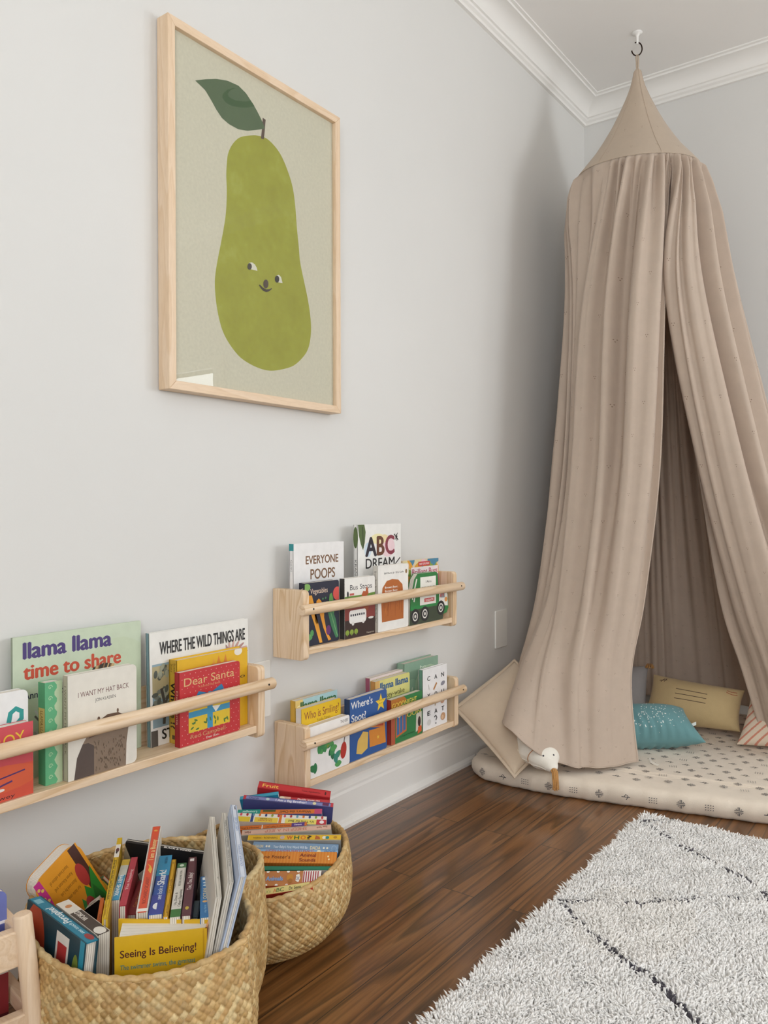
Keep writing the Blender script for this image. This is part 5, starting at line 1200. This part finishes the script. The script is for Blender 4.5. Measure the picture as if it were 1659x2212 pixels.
def s_bed(A):
    A.r(0, 0, 1, 1, 'e8e4da'); A.r(.06, .42, .46, 1, 'e6d66a'); A.r(.54, .42, .80, 1, 'e6c84a'); A.r(.85, .42, 1, 1, 'e0c43a'); A.r(0, .4, .11, 1, 'c23440'); A.r(.50, 0, .53, 1, 'd9772c'); A.r(.815, 0, .845, 1, '2f4a86')
    A.t("It's Time for Bed", .14, .42, .60, .26, '4a4630', .012); A.t('TRUCKERS', .60, .76, .72, .14, 'c2602f', .012); A.t('TO SLEEP', .60, .74, .52, .14, '6a5a2f', .012); A.e(.05, .7, .025, .2, 'efe6e6')
    for i in range(14): A.e(.05+i*.07, .16, .013, .17, ['c23a40', '8aa03a', '2f4a86', 'd9772c', '6aa0b4', 'b0303a', 'd05060'][i % 7])
across_book('white board book with yellow labels and coloured drops, upside down', (190,530), (1250,575), c2, -.063, .023, .14, 'dcd6ca', rev=True, sart=s_bed)
across_book('thin orange book with a purple label and dark lettering', (200,692), (1010,640), c2, -.037, .010, .13, 'c9652a', spine='d8752f', sart=multi(st("Hoo's House", .02, .30, .25, .5, '5a2a1a', .012), sr(.34, .355, 'ece6dc'), st("Let's play in the house", .40, .76, .25, .4, '6a2f1a', .01), sr(.78, .97, '5a3a86'), st('Sweet', .82, .93, .3, .4, 'e6e0f0')))
across_book('pale pink hardback with upside-down rust lettering', (240,737), (1300,667), c2, -.024, .015, .15, 'b6b1a6', rev=True, kind='hard', spine='ddb6a2', sart=multi(st('Shaw', .04, .09, .2, .3, '8a4a3a'), st('Apple', .10, .16, .3, .3, '8a4a3a'), st('SHEEP IN A JEEP', .27, .74, .22, .5, 'c2705a', .004), st('Hart', .90, .97, .3, .4, '6a3a3a')))
across_book('yellow hardback with big mixed-colour spine letters', (315,790), (1420,786), c2, -.007, .016, .16, 'b0ada6', kind='hard', spine='e6b92c', sart=multi(st('HARRIS / ROSENBERG', .06, .32, .32, .32, '6a4a1a', .014), st('W', .42, .48, .2, .6, 'c2502a', .02), st('H', .50, .55, .2, .6, '2f6a3a', .02), st('O', .57, .62, .2, .6, 'd9672a', .02), st('?', .64, .68, .2, .6, '1f1d1c', .02), lambda A: A.p([(.72, .2), (.73, .8), (.77, .6), (.78, .2)], 'b5602f'), se(.37, .5, .025, .3, 'c9b0a8'), se(.82, .45, .02, .25, 'e8e2d4'), se(.855, .45, .02, .25, '2f8a8a'), se(.94, .5, .02, .2, 'b98a2a')))
across_book('dusty blue book with white lettering and cream end words', (378,872), (1392,905), c2, .012, .022, .14, '6c88a6', spine='7b99b8', sart=multi(st('FALLON', .03, .12, .35, .3, 'ecdca8', .012), st("Your Baby's First Word Will Be", .24, .64, .35, .3, 'dfe8f0', .008), st('DADA', .67, .79, .3, .4, 'efe0b0', .015), se(.16, .5, .012, .12, 'e6e2d0'), se(.19, .5, .012, .12, 'e6e2d0'), se(.83, .5, .012, .12, 'e6e2d0'), se(.87, .5, .012, .12, 'e6e2d0'), se(.95, .5, .03, .32, 'a8bcd0'), se(.95, .5, .025, .27, '7b99b8')))
across_book('sky blue book with red upside-down lettering', (245,955), (1385,975), c2, .035, .008, .14, '6f9cc6', rev=True, spine='8fb6da', sart=multi(st('DEWDNEY', .03, .15, .2, .5, '2f4a80'), se(.2, .5, .02, .4, 'efe9c8'), st('LLAMA LLAMA NIGHTY-NIGHT', .26, .76, .2, .55, 'b5504a', .012), st('VIKING', .88, .97, .2, .5, '2f4a80')))
across_book('thick orange striped book with dark red lettering and a round dark emblem', (250,985), (1372,1000), c2, .044, .028, .15, 'cc7426', spine='d9822c', back='c9702a', sart=lambda A: (stripes(A), A.e(.065, .5, .045, .42, '3a2f26'), A.e(.05, .5, .02, .3, 'd9a83a'), A.t("Jane Foster's", .19, .51, .38, .30, '6a2f1a', .002), A.t('Animal', .61, .78, .56, .30, '7a1f1f', .012), A.t('Sounds', .61, .78, .14, .30, '7a1f1f', .012), A.e(.91, .6, .01, .08, 'f0d8a8'), A.e(.92, .35, .01, .08, 'f0d8a8')), bart=lambda A: [A.r(.0, .02+i*.033, 1, .034+i*.033, 'd2802f') for i in range(30)])
across_book('green backed book with a pale grey label at its right end', (290,1165), (1340,1168), c2, .078, .009, .13, '1f7a5e', spine='1f7a5e', bart=lambda A: [A.r(.2, .03, 1, .34, 'cfc9c4'), A.t('isbn', .6, .8, .1, .03, '8a8684')])
def s_touch(A):
    A.r(0, 0, 1, 1, 'bd7a44'); A.r(.76, 0, 1, 1, 'f0ece8')
    for i in range(7): A.r(.765+i*.031, .04, .780+i*.031, .96, 'a82f3c')
    for i in range(6): A.e(.02+i*.135, .97, .02, .09, 'f2efe8'); A.e(.02+i*.135, .03, .02, .09, 'f2efe8')
    for i, s_ in enumerate(('Baby', 'Touch', 'and', 'Feel')): A.t(s_, .03+i*.05, .07+i*.05, .30, .22, 'f2efe8', .02)
    A.t('Animals', .28, .50, .34, .30, '7fa8dc', .03); A.e(.59, .55, .045, .24, 'c98a30'); A.e(.60, .30, .03, .16, 'a86a2a'); A.p([(.67, .3), (.71, .2), (.73, .5), (.71, .8), (.67, .7)], 'f2efe8'); A.t('DK', .675, .72, .35, .25, '8a8aa0', .02)
across_book('brown board book with white dots and a red and white striped end', (290,1232), (1186,1220), c2, .089, .033, .13, 'b5582f', sart=s_touch)
across_book('pale yellow book with red ends, tilted at the very front of the low basket', (300,1462), (1085,1342), c2, .120, .016, .055, 'c23a2c', spine='e9d88c', sart=multi(sr(.95, 1, 'c24a2c'), st("Seuss's", .18, .36, .3, .4, '8aa060', .004), st('A', .40, .445, .22, .52, 'd0602a', .012), st('BC', .45, .56, .22, .52, '5a7a3a', .012), st('Dr. Seuss', .64, .82, .28, .42, '3a2a1a', .014)))

# ------------------------------------------------------------------ wooden book rack at the lower left
def atD(u, v, d): return CAM+ray(u, v)*d
rk = thing('wooden_book_rack', 'pale wooden book rack with a round corner post cut by the lower left corner', 'book rack', Vector((atD(104, 2475, 1.0).x, atD(104, 2475, 1.0).y, 0)))
sh = rk.location
p0, p1 = atD(47.5, 1973, 1.0), atD(104, 2475, 1.0); p1.z = 0.0005
LFT = Vector((-.17, -.985, 0)); AWY = Vector((-.985, .17, 0))
def post(a, c, nm='post'):
    ax_ = (c-a).normalized(); b = MB(); b.tube([a, a+ax_*.0015, a+ax_*.003, c], [.0095, .0108, .0115, .0118], pine('Z', True), 28); b.build(nm, rk, shift=sh)
off = LFT*.36; offb = AWY*.19
post(p0, p1); post(p0+off, p1+off); post(p0.lerp(p1, .06)+offb, p1+offb); post(p0.lerp(p1, .06)+offb+off, p1+offb+off)
def board(b, a, c, h, th):
    d = (c-a).normalized(); n_ = d.cross(ZU_).normalized()*th/2; u_ = Vector((0, 0, h/2))
    vs = [a-n_-u_, c-n_-u_, c+n_-u_, a+n_-u_, a-n_+u_, c-n_+u_, c+n_+u_, a+n_+u_]
    b.add(vs, [(0,3,2,1),(4,5,6,7),(0,1,5,4),(1,2,6,5),(2,3,7,6),(3,0,4,7)], pine('X', True))
for (v, h_) in ((2044, .045), (2222, .045)):
    k_ = (v-1973)/(2475-1973); a = p0.lerp(p1, k_)+AWY*.006; b = MB(); board(b, a+LFT*.004, a+off-LFT*.004, h_, .016); b.build('front_rail', rk, shift=sh, bevel=.002)
for (v, h_) in ((2036, .022), (2198, .022)):
    k_ = (v-1973)/(2475-1973); a = p0.lerp(p1, k_)
    for q_ in (Vector(), off):
        b = MB(); board(b, a+q_+AWY*.008, a+q_+offb-AWY*.008, h_, .014); b.build('side_rail', rk, shift=sh, bevel=.002)
k_ = (2222-1973)/(2475-1973); a = p0.lerp(p1, k_)
b = MB(); b.prism([(0, 0), (1, 0), (1, 1), (0, 1)], lambda x, y, d: a+LFT*(.010+.34*x)+AWY*(.012+.17*y)+Vector((0, 0, d)), -.022, -.014, pine('X')); b.build('shelf_board', rk, shift=sh)
k2 = (2044-1973)/(2475-1973); a2 = p0.lerp(p1, k2)
b = MB(); b.prism([(0, 0), (1, 0), (1, 1), (0, 1)], lambda x, y, d: a2+LFT*(.010+.34*x)+AWY*(.012+.17*y)+Vector((0, 0, d)), -.022, -.014, pine('X')); b.build('shelf_board', rk, shift=sh)
for label, u, v, base_, w_, hx, art in (
        ('blue violet rounded board book standing in the top of the wooden rack', 14.5, 1921, a2.z-.0135, .15, '6f78b8', lambda A: (A.r(0, 0, 1, .35, '4f5aa0'), A.e(.95, .40, .10, .03, 'e8e6ee'))),
        ('dark red board book in the lower shelf of the wooden rack', 18, 2085, a.z-.0135, .14, '8f2f34', lambda A: (A.r(0, .88, 1, 1, 'd8d0c4'), A.e(.8, .93, .12, .03, '3a4a44'), A.e(.9, .10, .2, .06, '5a1f26')))):
    q_ = atD(u, v, 1.035); orig = Vector((q_.x, q_.y, base_))+LFT*w_; hgt_ = q_.z-base_
    book(label, frame(orig, -LFT, AWY, ZU_), w_, hgt_, .012, hx, art=art, rc=.010)
